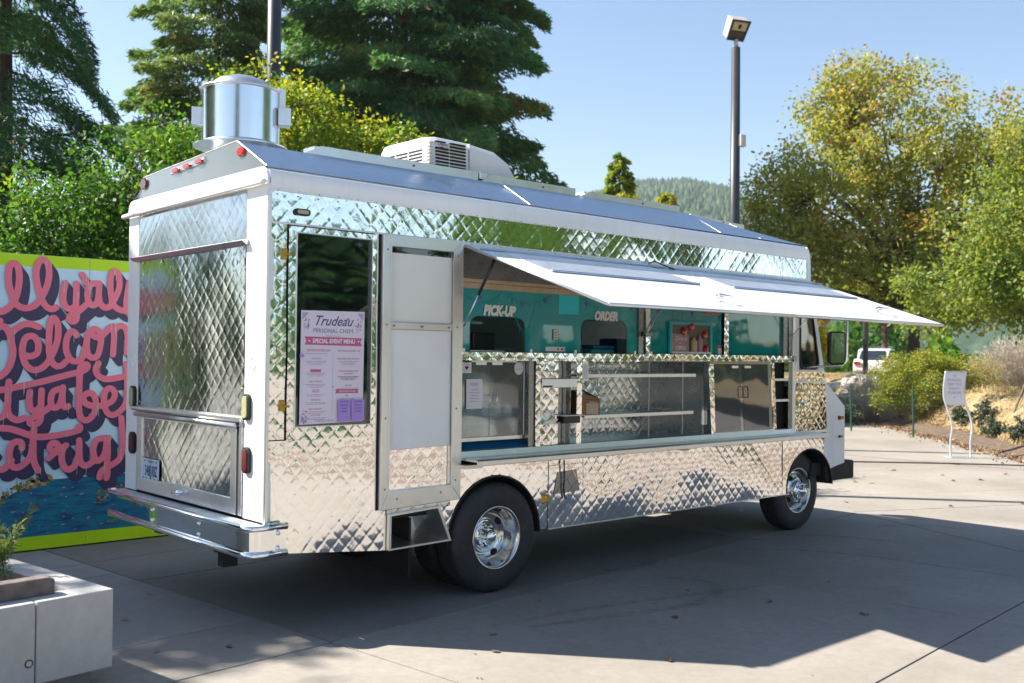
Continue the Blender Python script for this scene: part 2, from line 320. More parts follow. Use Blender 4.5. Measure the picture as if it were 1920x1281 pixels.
# foliage: many small leaf faces, each with its own tint
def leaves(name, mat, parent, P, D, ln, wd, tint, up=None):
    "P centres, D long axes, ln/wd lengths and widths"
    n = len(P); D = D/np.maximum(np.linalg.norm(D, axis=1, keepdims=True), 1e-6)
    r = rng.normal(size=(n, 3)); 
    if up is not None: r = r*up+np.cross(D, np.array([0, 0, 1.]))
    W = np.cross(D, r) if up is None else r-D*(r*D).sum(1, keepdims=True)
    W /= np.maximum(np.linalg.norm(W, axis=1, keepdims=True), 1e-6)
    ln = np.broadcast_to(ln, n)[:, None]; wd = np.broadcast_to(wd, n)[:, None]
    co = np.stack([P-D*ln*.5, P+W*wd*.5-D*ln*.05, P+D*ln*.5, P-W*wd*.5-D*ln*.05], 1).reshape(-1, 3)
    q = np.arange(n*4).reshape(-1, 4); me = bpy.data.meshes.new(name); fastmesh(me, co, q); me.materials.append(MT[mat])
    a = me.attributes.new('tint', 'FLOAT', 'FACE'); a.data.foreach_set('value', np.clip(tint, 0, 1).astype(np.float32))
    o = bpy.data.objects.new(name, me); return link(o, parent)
def conifer(name, label, cat, loc, H, base, R, mat, nb=70, per=900, seed=1, droop=.35, top=.35, trunk_r=.2, blade=(.13, .035), tint=.4, prof=None, group=None, lean=0):
    g = np.random.default_rng(seed); root = empty(name, loc, label, cat, group)
    tb = MB().tube([(0, 0, -.3), (.02, 0, H*.3), (lean*.5, .03, H*.65), (lean, 0, H)], [trunk_r*1.15, trunk_r*.9, trunk_r*.55, .02], 10); tb.build('trunk', 'bark', root, smooth=True)
    br = MB(); Ps = []; Ds = []; Ts = []
    for i in range(nb):
        u = (i+g.random())/nb; h = base+(H-base)*u; az = i*2.399+g.normal()*.3
        Lb = R*(prof(u) if prof else (1-u*(1-top)))*g.uniform(.65, 1.12); dr = droop*g.uniform(.6, 1.5)
        rise = g.uniform(-.05, .25)
        ts = np.linspace(0, 1, 7); hx = Lb*ts; hz = Lb*(rise*ts-dr*ts**2)
        wob = g.normal()*.12*Lb*ts**2
        bp = np.stack([math.cos(az)*hx-math.sin(az)*wob, math.sin(az)*hx+math.cos(az)*wob, h+hz], 1)+np.array([lean*h/H, 0, 0])
        br.tube(bp, list(.006+.022*Lb/2.5*(1-ts)), 4, cap=False)
        n = int(per*Lb/R*g.uniform(.75, 1.25)); t = g.random(n)**.72; t = .12+.9*t
        k = np.clip(t*6, 0, 5.999); k0 = k.astype(int); fr = (k-k0)[:, None]; c = bp[k0]*(1-fr)+bp[np.minimum(k0+1, 6)]*fr
        ax = np.array([math.cos(az), math.sin(az), 0]); sd = np.array([-math.sin(az), math.cos(az), 0])
        # secondary sprays leave the branch sideways in discrete fans
        fans = max(6, int(Lb*7)); fi = g.integers(0, fans, n); fo = (fi/fans-.5)
        side = np.where(fi % 2 == 0, 1., -1.)*g.random(n)**.7*(.42*Lb*(1.12-t)+.12)
        P = c+sd*side[:, None]+ax*(np.abs(side)*.45)[:, None]; P[:, 2] += -np.abs(side)*.35*g.uniform(.3, 1.4, n)+g.normal(size=n)*.045
        P += g.normal(size=(n, 3))*.04
        D = ax*.6+sd*np.sign(side)[:, None]*.6+np.array([0, 0, -.5])+g.normal(size=(n, 3))*.45
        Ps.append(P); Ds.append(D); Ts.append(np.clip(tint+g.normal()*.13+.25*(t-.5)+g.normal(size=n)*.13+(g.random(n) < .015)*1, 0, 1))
    br.build('limb', 'bark', root, smooth=True)['kind'] = 'stuff'
    P = np.concatenate(Ps); n = len(P)
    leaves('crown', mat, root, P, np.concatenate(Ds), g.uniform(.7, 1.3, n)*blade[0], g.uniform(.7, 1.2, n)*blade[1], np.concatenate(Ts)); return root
def broadleaf(name, label, cat, loc, lobes, mat, n_cl=400, per=60, leaf=.1, cl_r=.3, seed=1, trunk=None, tint=.45, shell=.55, asp=.6, group=None, limbs=14, gap=0.):
    """lobes: (x,y,z,rx,ry,rz) ellipsoids in the tree's own frame"""
    g = np.random.default_rng(seed); root = empty(name, loc, label, cat, group); C = []
    vol = np.array([l[3]*l[4]*l[5] for l in lobes])**.7; vol /= vol.sum()
    for li, l in enumerate(lobes):
        m = max(3, int(n_cl*vol[li])); d = g.normal(size=(m, 3)); d /= np.linalg.norm(d, axis=1, keepdims=True)
        r = shell+(1.08-shell)*g.random(m)**.7; C.append(np.array(l[:3])+d*r[:, None]*np.array(l[3:6]))
    C = np.concatenate(C); ct = g.normal(size=len(C))*.13
    if gap:
        nz = np.sin(C[:, 0]*2.1/cl_r*.3+seed)*np.sin(C[:, 1]*1.7/cl_r*.3+seed*2)*np.sin(C[:, 2]*1.9/cl_r*.3+seed*3); k = nz > -gap*.0-.35+gap; k |= g.random(len(C)) > gap; C = C[k]; ct = ct[k]
    zlo, zhi = C[:, 2].min(), C[:, 2].max()
    tb = MB(); tr = trunk or (.15, zlo+.4*(zhi-zlo))
    if tr[0] > 0:
        hub = Vector((0, 0, tr[1])); tb.tube([(0, 0, -.2), (.03, 0, tr[1]*.5), hub], [tr[0]*1.2, tr[0], tr[0]*.8], 9)
        tb.build('trunk', 'bark', root, smooth=True)
        lb = MB(); sel = C[g.choice(len(C), min(limbs, len(C)), replace=False)]; hubs = []
        for c in sel:
            e = Vector(c); s0 = Vector((0, 0, tr[1]*g.uniform(.75, 1.0))); mid = s0.lerp(e, .5)+Vector((0, 0, .12*(e-s0).length))
            lb.tube([s0, s0.lerp(mid, .5)+Vector(g.normal(size=3)*.05), mid, mid.lerp(e, .5)+Vector(g.normal(size=3)*.06), e], [tr[0]*.55, tr[0]*.45, tr[0]*.3, tr[0]*.18, .008], 5, cap=False); hubs += [mid, mid.lerp(e, .6)]
        H = np.array([tuple(h) for h in hubs])
        for c in C[::3]:
            j = np.argmin(((H-c)**2).sum(1)); lb.tube([tuple(H[j]), tuple(H[j]*.45+c*.55+g.normal(size=3)*.05), tuple(c)], [.016, .010, .005], 3, cap=False)
        lb.build('limb', 'bark', root, smooth=True)['kind'] = 'stuff'
    n = len(C)*per; ci = np.repeat(np.arange(len(C)), per); P = C[ci]+g.normal(size=(n, 3))*cl_r*np.array([.55, .55, .42])
    D = (P-C[ci])+g.normal(size=(n, 3))*cl_r*.6+np.array([0, 0, -.35*cl_r])
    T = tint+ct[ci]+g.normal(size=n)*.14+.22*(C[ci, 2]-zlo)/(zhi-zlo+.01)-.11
    s = g.uniform(.65, 1.25, n)*leaf
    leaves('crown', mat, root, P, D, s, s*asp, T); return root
# ---------------------------------------------------------------- food truck: X along the side, side wall at Y=0, rear wall at X=0
truck = empty('food_truck', (0, 0, 0), 'silver quilted steel food truck with its white awning raised, parked on the plaza', 'food truck')
T = truck; W = 2.16
# --- shell
mb = MB()
mb.box(.02, 6.0, .045, .075, 2.26, 2.50)                                  # recessed board above the windows
ubody = bx('floor_pan', 'underbody_black', T, .05, 6.2, .12, W-.1, .60, .70)
for nm, c in (('chassis_rail', (.0, 6.5, .55, .66, .42, .58)), ('chassis_rail', (.0, 6.5, 1.5, 1.61, .42, .58)), ('axle', (1.82, 1.92, .3, 1.86, .36, .46)), ('axle', (5.97, 6.07, .4, 1.8, .36, .46)), ('fuel_tank', (3.2, 4.4, .35, .75, .34, .58)), ('mudflap', (1.15, 1.17, .08, .55, .2, .6)), ('storage_box', (2.5, 3.1, 1.5, 2.0, .3, .6))): bx(nm, 'underbody_black', T, *c)
bx('ceiling', 'interior_wall', T, .1, 5.9, .12, W-.05, 2.50, 2.53)
bx('interior_floor', 'interior_dark', T, .1, 5.9, .42, W-.05, .70, .73)
bx('far_wall', 'interior_wall', T, .1, 5.7, W-.06, W, .7, 2.75)
quilt('interior_lining', 'quilted_aluminium', T, rect(.15, 2.2, 1.3, 2.4), plane=W-.08, step=.02)
bx('partition', 'interior_dark', T, 5.68, 5.72, .46, .9, .73, 2.5)
bx('interior_counter', 'interior_wall', T, .3, 5.2, W-.6, W-.1, 1.55, 1.6)
bx('interior_cabinet', 'interior_dark', T, .3, 5.2, W-.6, W-.1, .75, 1.55)
bx('overhead_shelf', 'turquoise', T, 1.8, 5.2, W-.38, W-.1, 2.12, 2.15)
for x, w_, h_, m_ in ((2.35, .3, .22, 'box_brown'), (2.9, .2, .3, 'turquoise'), (3.3, .35, .2, 'paper'), (4.0, .22, .3, 'cyan_paper'), (4.5, .3, .2, 'sign_pink'), (5.0, .25, .32, 'blue_tray')):
    bx('storage_tub', m_, T, x, x+w_, W-.5, W-.25, 1.605, 1.605+h_, bevel=.02)
# white roof rim: profile bends over along the side, then the steel cap
prof = [(0.0, 2.724), (0.0, 2.80), (.012, 2.842), (.045, 2.868), (.10, 2.872), (.10, 2.70), (.02, 2.70)]
def sweepx(pr, x0, x1, name, mat, smooth=True): return MB().prism([(y, z) for y, z in pr], 'x', x0, x1).build(name, mat, T, recalc=True)
sweepx([(0., 2.724), (-.004, 2.79), (.0, 2.825), (.016, 2.852), (.05, 2.868), (.12, 2.872), (.12, 2.70), (.02, 2.70)], .012, 6.0, 'roof_rim', 'white_paint').data.set_sharp_from_angle(angle=.6)
bx('rim_bead', 'white_paint', T, .0, 5.99, -.010, .0, 2.722, 2.730)
# front end of the rim, curving down
fr = MB(); fr.prism([(6.0, 2.49), (6.0, 2.852), (6.02, 2.85), (6.05, 2.80), (6.07, 2.72), (6.08, 2.49)], 'y', .0, W); fr.build('front_cap', 'white_paint', T, recalc=True, bevel=.008)
# roof: sloping sides and rear plate
cap = MB()
A = [(0.012, .03, 2.869), (6.0, .03, 2.869), (4.55, .40, 3.085), (.02, .42, 3.075)]
cap.add(A, [(0, 1, 2, 3)]); cap.add([(.02, .42, 3.075), (4.55, .40, 3.085), (4.55, 1.76, 3.085), (.02, 1.78, 3.06)], [(0, 1, 2, 3)])
cap.add([(6.0, .03, 2.869), (6.0, 2.13, 2.869), (4.55, 1.76, 3.085), (4.55, .40, 3.085)], [(0, 1, 2, 3)])
cap.add([(0.012, 2.13, 2.869), (.02, 1.78, 3.06), (4.55, 1.76, 3.085), (6.0, 2.13, 2.869)], [(0, 1, 2, 3)])
cap.build('roof_cap', 'roof_steel', T, recalc=True)
for x in (2.22, 4.62, 5.25): MB().tube([(x, .04, 2.876), (x-.0, .40-(max(0, x-4.55))*.0, 3.09 if x < 4.6 else 3.085-(x-4.55)*.05)], .0022, 5).build('roof_seam', 'frame_aluminium', T)
MB().prism([(.03, 2.868), (.43, 3.077), (1.90, 3.022), (1.93, 2.868)], 'x', -.004, .012).build('rear_plate', 'plate_metal', T, recalc=True)
MB().tube([(0, .03, 2.872), (.0, .42, 3.08), (.0, 1.90, 3.025)], .006, 6).build('plate_edge', 'frame_aluminium', T)
for x0, x1 in ((.60, 2.04), (2.16, 3.12), (3.26, 4.52), (4.66, 5.55)):
    dz = 0 if x0 < 4.6 else -.05
    m_ = MB(); m_.prism([(x0-.12, 3.07+dz), (x0+.04, 3.145+dz), (x1, 3.150+dz*1.6), (x1, 3.07+dz*1.6)], 'y', .44, .47); m_.prism([(x0, 3.12+dz), (x0, 3.145+dz), (x1, 3.150+dz*1.6), (x1, 3.12+dz*1.6)], 'y', .471, .62)
    c_ = m_.build('roof_hatch_curb', 'frame_aluminium', T, recalc=True)
    MB().lathe([(0, -.004), (.008, -.004), (.008, 0)], ((x0+x1)/2+.1, .44, 3.115+dz), 'y', 10).build('screw', 'black_gap', c_)
# --- rear wall X=0
for y0, y1 in ((.0, .272), (1.955, W)):
    MB().prism(rrect(-.004, .05, y0, y1, .012, 3), 'z', .69, 2.80).build('corner_post', 'white_paint', T, recalc=True)
MB().prism([(.0, 2.75), (.0, 2.80), (.012, 2.84), (.045, 2.866), (.10, 2.872), (W-.10, 2.872), (W-.045, 2.866), (W-.012, 2.84), (W, 2.80), (W, 2.75)], 'x', -.010, .05).build('rear_header', 'white_paint', T, recalc=True, bevel=.006)
MB().tube([(-.03, -.005, 2.775), (-.035, .02, 2.765), (-.035, 2.17, 2.755), (-.03, 2.20, 2.755)], .018, 10).build('rain_gutter', 'white_paint', T, smooth=True)
bx('rear_backing', 'dark_steel', T, .015, .03, .26, 1.97, .69, 2.76)
quilt('upper_rear_panel', 'upper_panel_metal', T, rect(.27, 1.955, 2.425, 2.752), plane=.0, axis='x')
quilt('roll_up_shutter', 'quilted_aluminium', T, rect(.285, 1.955, 1.30, 2.41), plane=.004, axis='x')
MB().prism([(-.02, 2.40), (-.052, 2.425), (-.002, 2.44), (0, 2.405)], 'y', .235, 2.02).build('shutter_rail', 'frame_aluminium', T, recalc=True)
MB().prism([(-.02, 1.285), (-.035, 1.30), (-.035, 1.315), (.0, 1.325), (.01, 1.285)], 'y', .28, 2.0).build('shutter_sill', 'frame_aluminium', T, recalc=True)
MB().tube([(-.022, .33, 1.262), (-.022, 1.93, 1.262)], .018, 8).build('sill_tube', 'frame_aluminium', T, smooth=True)
td = bpy.data.objects.new('tail_door', None); link(td, T)
MB().ring([(.345, .70), (1.91, .70), (1.91, 1.245), (.345, 1.245)], [(.42, .80), (1.825, .80), (1.825, 1.235), (.42, 1.235)], 'x', -.014, .006).build('door_frame', 'brushed_steel', td, recalc=True, bevel=.003)
quilt('door_skin', 'quilted_aluminium', td, rect(.415, 1.83, .795, 1.24), plane=-.002, axis='x')
MB().tube([(-.015, 1.10, .765), (-.045, 1.12, .76), (-.05, 1.19, .752), (-.02, 1.22, .75)], [.016, .02, .012, .008], 8).build('handle', 'chrome', td, smooth=True)
bx('door_jamb', 'rubber_seal', T, -.006, .01, .31, .345, .70, 1.25); bx('door_jamb', 'brushed_steel', T, -.012, .01, .272, .31, .70, 1.30)
# licence plate
pl_ = MB().prism(rrect(1.508, 1.812, .782, .945, .012), 'x', -.024, -.018).build('licence_plate', 'plate_paint', T, recalc=True)
text('348', .105, Vector((-.0245, 1.715, .822)), REAR, 'ink_navy', pl_, sx=.56, offset=.0028)
text('RBZ', .105, Vector((-.0245, 1.592, .822)), REAR, 'ink_navy', pl_, sx=.50, offset=.0028)
text('Oregon', .032, Vector((-.0245, 1.66, .918)), REAR, 'ink_green', pl_, offset=.0004)
tr = MB(); 
for k in range(5): tr.prism([(1.660-.013-.002*k, .900-.022*k-.02), (1.660+.013+.002*k, .900-.022*k-.02), (1.660, .912-.022*k)], 'x', -.0248, -.0242)
tr.build('fir_emblem', 'ink_green', pl_, recalc=True)
for y, m_ in ((1.79, 'ink_green'), (1.53, 'red_sticker')): bx('registration_sticker', m_, pl_, -.0248, -.024, y-.014, y+.014, .788, .806)
MB().add([(-.0247, 1.76, .79), (-.0247, 1.74, .806), (-.0247, 1.70, .79), (-.0247, 1.62, .79), (-.0247, 1.59, .806), (-.0247, 1.56, .79)], [(0, 1, 2), (3, 4, 5)]).build('mountain_emblem', 'ink_navy', pl_)
for y in (1.76, 1.56): MB().lathe([(0, -.026), (.006, -.026), (.007, -.023)], (0, y, .925), 'x', 8).build('screw', 'black_gap', pl_)
MB().ring(rrect(1.508, 1.812, .782, .945, .012), rrect(1.514, 1.806, .788, .939, .008), 'x', -.0265, -.018).build('plate_frame', 'white_paint', pl_, recalc=True)
pl_.location.x = .011
# rear lamps
def lamp(y, z, hw, hh, lens, x=-.003):
    b = MB().prism(rrect(y-hw, y+hw, z-hh, z+hh, min(hw, hh)*.75), 'x', x-.022, x+.004).build('tail_lamp', 'rubber_seal', T, recalc=True, bevel=.004)
    MB().prism(rrect(y-hw*.68, y+hw*.68, z-hh*.84, z+hh*.84, min(hw, hh)*.5), 'x', x-.03, x-.015).build('lens', lens, b, recalc=True, bevel=.004); return b
lamp(.215, 1.385, .046, .082, 'clear_lens'); lamp(.205, 1.055, .046, .082, 'dark_red_lens'); lamp(2.005, 1.385, .046, .082, 'clear_lens'); lamp(2.0, 1.04, .046, .082, 'dark_red_lens')
for y in (.155, 2.03): MB().ring(ell(y, 1.66, .036, .045), ell(y, 1.66, .032, .041), 'x', -.008, 0).build('cap_ring', 'white_paint', T, recalc=True)
def marker(y, z, a, b, m_):
    o = MB().prism(ell(y, z, a, b, 16), 'x', -.02, -.002).build('marker_lamp', m_, T, recalc=True, bevel=.008); return o
marker(.345, 3.0, .050, .032, 'red_lens'); marker(1.87, 2.975, .06, .045, 'dark_red_lens')
b_ = MB().prism([(.86, 3.00), (.86, 3.045), (1.40, 3.025), (1.40, 2.985)], 'x', -.012, -.003).build('lamp_bar', 'frame_aluminium', T, recalc=True)
for y in (.93, 1.12, 1.30): MB().prism(ell(y, 3.018-(y-.9)*.04, .055, .018, 14), 'x', -.028, -.010).build('lens', 'red_lens', b_, recalc=True, bevel=.005)
rv = MB()
for z in np.arange(.76, 2.7, .075):
    for y in (.025, 2.135, .262): rv.lathe([(.0, -.0065), (.004, -.006), (.005, -.0035)], (0, y, z), 'x', 6)
for y in np.arange(.05, .27, .035): rv.lathe([(.0, -.014), (.004, -.013), (.005, -.009)], (0, y, 2.835), 'x', 6); rv.lathe([(.0, -.014), (.004, -.013), (.005, -.009)], (0, y+1.86, 2.835), 'x', 6)
for z in (1.35, 1.5, 1.65, 1.8, 1.95, 2.1, 2.25, 2.4): rv.lathe([(.0, -.006), (.006, -.006), (.007, .0)], (0, .30, z), 'x', 6); rv.lathe([(.0, -.006), (.006, -.006), (.007, .0)], (0, 1.94, z), 'x', 6)
rv.build('rivets', 'frame_aluminium', T)['kind'] = 'stuff'
# bumper
bmp = bpy.data.objects.new('rear_bumper', None); link(bmp, T)
path = [(.13, -.045), (-.04, -.048), (-.085, -.038), (-.115, -.01), (-.125, .04), (-.125, 2.10), (-.11, 2.17), (-.06, 2.20)]
def wall(pth, z0, z1, off=0.): 
    m_ = MB(); v = [(x, y, z) for x, y in pth for z in (z0, z1)]; n = len(pth); return m_.add(v, [(2*i, 2*i+2, 2*i+3, 2*i+1) for i in range(n-1)])
wall(path, .515, .665).build('bumper_face', 'chrome', bmp, smooth=True)
for z in (.668, .508):
    MB().tube([(x-.006 if x < .1 else x, y-.004 if y < 0 else y, z) for x, y in path], .021, 10).build('bumper_rail', 'chrome', bmp, smooth=True)
tp = MB(); tp.box(-.115, .0, .0, 2.17, .66, .678); tp.box(.0, .13, -.045, -.005, .655, .672)
for k in range(7): tp.box(-.108+k*.015, -.102+k*.015, .02, 2.15, .678, .682)
tp.build('bumper_tread', 'brushed_steel', bmp)
for x, y, z, a in ((.07, -.05, .63, 'y'), (.07, -.05, .54, 'y'), (-.128, .62, .62, 'x'), (-.128, .62, .55, 'x'), (-.128, 1.35, .62, 'x'), (-.128, 1.35, .55, 'x')):
    MB().lathe([(.0, -.010), (.010, -.009), (.015, -.002), (.016, .004)], (x, y, z), a, 12).build('bolt', 'chrome', bmp, smooth=True)
h_ = MB(); h_.box(-.05, .05, .42, .50, .36, .47); h_.tube([(-.0, .62, .50), (-.0, .62, .43), (-.0, .50, .43)], .012, 6); h_.build('tow_coupler', 'underbody_black', T, bevel=.01)
# --- side wall Y=0
S = T
quilt('upper_side_panel', 'quilted_steel', S, rect(.018, 2.30, 2.532, 2.722)); quilt('upper_side_panel', 'quilted_steel', S, rect(2.304, 4.30, 2.532, 2.722), plane=.001); quilt('upper_side_panel', 'quilted_steel', S, rect(4.304, 5.985, 2.532, 2.722), plane=-.001)
sl = MB().prism(rrect(.176, .288, 2.584, 2.626, .018), 'y', -.016, 0).build('side_marker', 'rubber_seal', T, recalc=True, bevel=.003); MB().prism(rrect(.193, .271, 2.593, 2.617, .008), 'y', -.021, -.010).build('lens', 'clear_lens', sl, recalc=True)
bx('corner_strip', 'frame_aluminium', S, .0, .018, -.012, .02, .68, 2.72)
bx('belt_trim', 'frame_aluminium', S, .018, 1.51, -.010, .0, 2.520, 2.532, bevel=.002)
quilt('side_panel', 'quilted_steel', S, rect(.018, .132, 1.19, 2.52)); quilt('side_panel', 'quilted_steel', S, rect(.785, .815, .70, 2.52), step=.006, amp=.5)
bx('window_gap', 'black_gap', S, .130, .137, -.002, .012, 1.185, 2.52); bx('panel_joint', 'black_gap', S, .018, .135, -.003, .01, 1.184, 1.191)
quilt('lower_side_panel', 'quilted_steel', S, ((.13, .49), (.90, .418), (.90, 1.186), (.018, 1.186)), plane=.001)
quilt('lower_side_panel', 'quilted_steel', S, ((.018, .668), (.13, .668), (.13, 1.186), (.018, 1.186)), plane=.0015)
# window with its quilted frame
wf = bpy.data.objects.new('side_window', None); link(wf, T)
for r_ in (rect(.138, .780, 2.474, 2.512), rect(.138, .780, 1.182, 1.268), rect(.138, .196, 1.268, 2.474), rect(.752, .780, 1.268, 2.474)): quilt('window_frame', 'quilted_steel', wf, r_, plane=-.012, step=.0065)
MB().ring([(.190, 1.262), (.758, 1.262), (.758, 2.480), (.190, 2.480)], [(.196, 1.268), (.752, 1.268), (.752, 2.474), (.196, 2.474)], 'y', -.018, .02).build('window_gasket', 'frame_aluminium', wf, recalc=True)
bx('pane', 'dark_glass', wf, .19, .758, .004, .008, 1.262, 2.48)
bx('window_recess', 'interior_dark', wf, .15, .80, .10, .12, 1.2, 2.5)
for z in (2.335, 1.40):
    l_ = MB().box(.095, .125, -.022, .0, z-.035, z+.035).build('latch', 'gold_latch', T, bevel=.006); MB().tube([(.10, -.03, z), (.145, -.03, z-.005)], .008, 6).build('latch_pin', 'gold_latch', l_)
# door
dr = bpy.data.objects.new('side_door', None); link(dr, T)
bx('door_gap', 'black_gap', T, .815, .835, -.004, .01, .69, 2.53)
o_ = [(.828, .690), (1.508, .712), (1.508, 2.532), (.828, 2.522)]
def fr_(name, pts, mat='frame_aluminium', y0=-.040, y1=-.002, b=.004): return MB().prism(pts, 'y', y0, y1).build(name, mat, dr, recalc=True, bevel=b)
i_ = [(.892, .812), (1.418, .822), (1.418, 2.446), (.892, 2.446)]
for a in range(4): fr_('door_frame', [o_[a], o_[(a+1) % 4], i_[(a+1) % 4], i_[a]])
MB().ring([(.880, .800), (1.430, .812), (1.430, 2.456), (.880, 2.458)], i_, 'y', -.046, -.03).build('frame_lip', 'frame_aluminium', dr, recalc=True)
fr_('mid_rail', [(.892, 1.892), (1.418, 1.892), (1.418, 1.940), (.892, 1.940)], y0=-.034)
fr_('upper_panel', [(.892, 1.94), (1.418, 1.94), (1.418, 2.446), (.892, 2.446)], 'frosted_panel', -.018, -.008, 0)
bx('tint_band', 'dark_glass', dr, .895, 1.415, -.0195, -.0185, 2.405, 2.444)
fr_('lower_panel', [(.892, 1.085), (1.418, 1.095), (1.418, 1.892), (.892, 1.892)], 'white_panel', -.024, -.008, .002)
quilt('kick_panel', 'quilted_steel', dr, ((.892, .812), (1.418, .822), (1.418, 1.093), (.892, 1.083)), plane=-.014)
sc_ = MB()
for x, z in ((.86, .83), (.86, 1.3), (.86, 1.92), (.86, 2.42), (1.46, .85), (1.46, 1.35), (1.46, 1.92), (1.46, 2.42), (.92, 1.915), (1.155, 1.915), (1.39, 1.915), (.96, .76), (1.33, .775)): sc_.lathe([(0, -.044), (.007, -.043), (.008, -.038)], (x, 0, z), 'y', 8)
sc_.build('screws', 'dark_steel', dr)['kind'] = 'stuff'
# step box under the door
quilt('tread_strip', 'quilted_aluminium', S, ((.90, .648), (1.44, .668), (1.44, .712), (.90, .690)), plane=-.006, step=.006, amp=1.5)
sb = MB(); a_ = [(.925, .43), (1.415, .44), (1.315, .665), (.925, .645)]
sb.ring([(.905, .418), (1.44, .428), (1.335, .68), (.905, .66)], a_, 'y', -.03, .0)
sb.add([(.925, 0, .43), (1.415, 0, .44), (1.36, .28, .47), (.925, .28, .46), (1.315, 0, .665), (.925, 0, .645), (1.29, .28, .665), (.925, .28, .645)], [(0, 1, 2, 3), (3, 2, 6, 7), (1, 4, 6, 2), (0, 3, 7, 5), (5, 7, 6, 4)])
sb.build('entry_step', 'frame_aluminium', T)
quilt('lower_side_panel', 'quilted_steel', S, ((1.43, .425), (1.52, .418), (1.52, .72), (1.34, .68)), arch=[(1.87, .40, .452)], plane=.001)
# --- lower side with wheel arches
quilt('lower_side_panel', 'quilted_steel', S, rect(1.51, 2.398, .412, .925), arch=[(1.87, .40, .452)])
quilt('access_door', 'quilted_steel', S, rect(2.404, 2.782, .405, .885), plane=-.004); quilt('access_trim', 'quilted_steel', S, rect(2.404, 2.782, .888, .925), plane=-.001, step=.006)
quilt('lower_side_panel', 'quilted_steel', S, rect(2.79, 5.585, .405, .925), amp=1.7); quilt('lower_side_panel', 'quilted_steel', S, rect(5.591, 6.34, .405, .925), arch=[(6.08, .40, .43)], plane=.0005)
for x in (2.401, 2.786, 5.588): bx('panel_joint', 'black_gap', S, x-.003, x+.003, -.001, .01, .405, .925)
MB().prism([(2.496, .832), (2.703, .840), (2.742, .672), (2.456, .664)], 'y', -.012, -.0085).build('access_recess', 'dark_steel', T, recalc=True)
for q in (((2.50, .74), (2.59, .832)), ((2.47, .675), (2.68, .836)), ((2.60, .67), (2.72, .77)), ((2.66, .836), (2.735, .72)), ((2.55, .83), (2.68, .67))): MB().tube([(q[0][0], -.013, q[0][1]), (q[1][0], -.013, q[1][1])], .0022, 4).build('grille_wire', 'chrome', T)
MB().tube([(2.545, -.03, .925), (2.55, -.03, .80), (2.548, -.025, .70), (2.575, -.018, .62)], .006, 5).build('strap', 'rubber_seal', T)
MB().ring(rrect(2.35, 2.405, .60, .67, .012), rrect(2.358, 2.397, .608, .662, .008), 'y', -.02, -.002).build('latch', 'gold_latch', T, recalc=True)
for cx, r, x0 in ((1.87, .452, 0), (6.08, .43, 1)):
    arc = [(cx+r*math.cos(a), .40+r*math.sin(a)) for a in np.linspace(-.02 if not x0 else .1, math.pi+.02, 40)]
    arc2 = [(cx+(r-.012)*math.cos(a), .40+(r-.012)*math.sin(a)) for a in np.linspace(-.02 if not x0 else .1, math.pi+.02, 40)]
    m_ = MB(); n = 40
    m_.add([(x, -.006, z) for x, z in arc]+[(x, -.006, z) for x, z in arc2]+[(x, .5, z) for x, z in arc2], [(i, i+1, n+i+1, n+i) for i in range(n-1)]+[(n+i, n+i+1, 2*n+i+1, 2*n+i) for i in range(n-1)]); m_.build('wheel_arch', 'rubber_seal', T)
    bx('wheel_well', 'black_gap', T, cx-.5, cx+.5, .5, .52, .42, .9)
bx('sill_strip', 'frame_aluminium', S, 2.41, 5.70, -.008, .004, .398, .406)
# --- folding counter
ct = bpy.data.objects.new('counter_shelf', None); link(ct, T)
MB().prism([(.03, .995), (-.185, .992), (-.195, .985), (-.195, .955), (-.185, .952), (-.185, .978), (.03, .980)], 'x', 1.535, 6.10).build('counter_top', 'frame_aluminium', ct, recalc=True)
for y in (-.06, -.12): MB().box(1.54, 6.0, y, y+.008, .993, .999).build('counter_rib', 'frame_aluminium', ct)
MB().prism([(.04, 1.045), (-.012, 1.040), (-.02, 1.0), (-.02, .993), (.04, .993)], 'x', 1.52, 5.80).build('opening_sill', 'frame_aluminium', T, recalc=True)
bx('bracket', 'frame_aluminium', ct, 1.50, 1.66, -.10, .0, .925, .952); bx('bracket', 'dark_steel', ct, 3.9, 3.98, -.12, 0, .93, .955)
# --- service opening: header, windows, mid rail
bx('opening_header', 'tan_trim', T, 1.53, 5.70, -.002, .045, 2.205, 2.245, bevel=.003); bx('opening_header', 'tan_trim', T, 1.53, 5.70, .0, .045, 2.247, 2.275, bevel=.003)
bx('header_board', 'dark_steel', T, 1.51, 5.75, .028, .04, 2.275, 2.52)
bx('opening_jamb', 'frame_aluminium', T, 1.510, 1.535, -.01, .05, .93, 2.53)
bx('hinge_rail', 'frame_aluminium', T, 1.51, 6.0, -.022, .0, 2.490, 2.530, bevel=.003)
quilt('mid_rail', 'quilted_steel', T, rect(1.53, 3.50, 1.688, 1.748), plane=-.008, step=.006); quilt('mid_rail', 'quilted_steel', T, rect(3.503, 5.80, 1.700, 1.755), plane=-.008, step=.006)
bx('rail_backing', 'dark_steel', T, 1.53, 5.80, .0, .05, 1.69, 1.75)
bx('opening_post', 'dark_steel', T, 3.455, 3.53, .01, .05, 1.75, 2.205); quilt('opening_post', 'quilted_steel', T, rect(3.53, 3.585, 1.75, 2.205), plane=-.004, step=.006); quilt('opening_post', 'quilted_steel', T, rect(4.625, 4.69, 1.75, 2.205), plane=-.004, step=.006)
bx('opening_post', 'dark_steel', T, 5.60, 5.74, .005, .05, 1.75, 2.49); quilt('opening_post', 'dark_steel', T, rect(5.68, 5.742, 1.02, 2.49), plane=.0, step=.01)
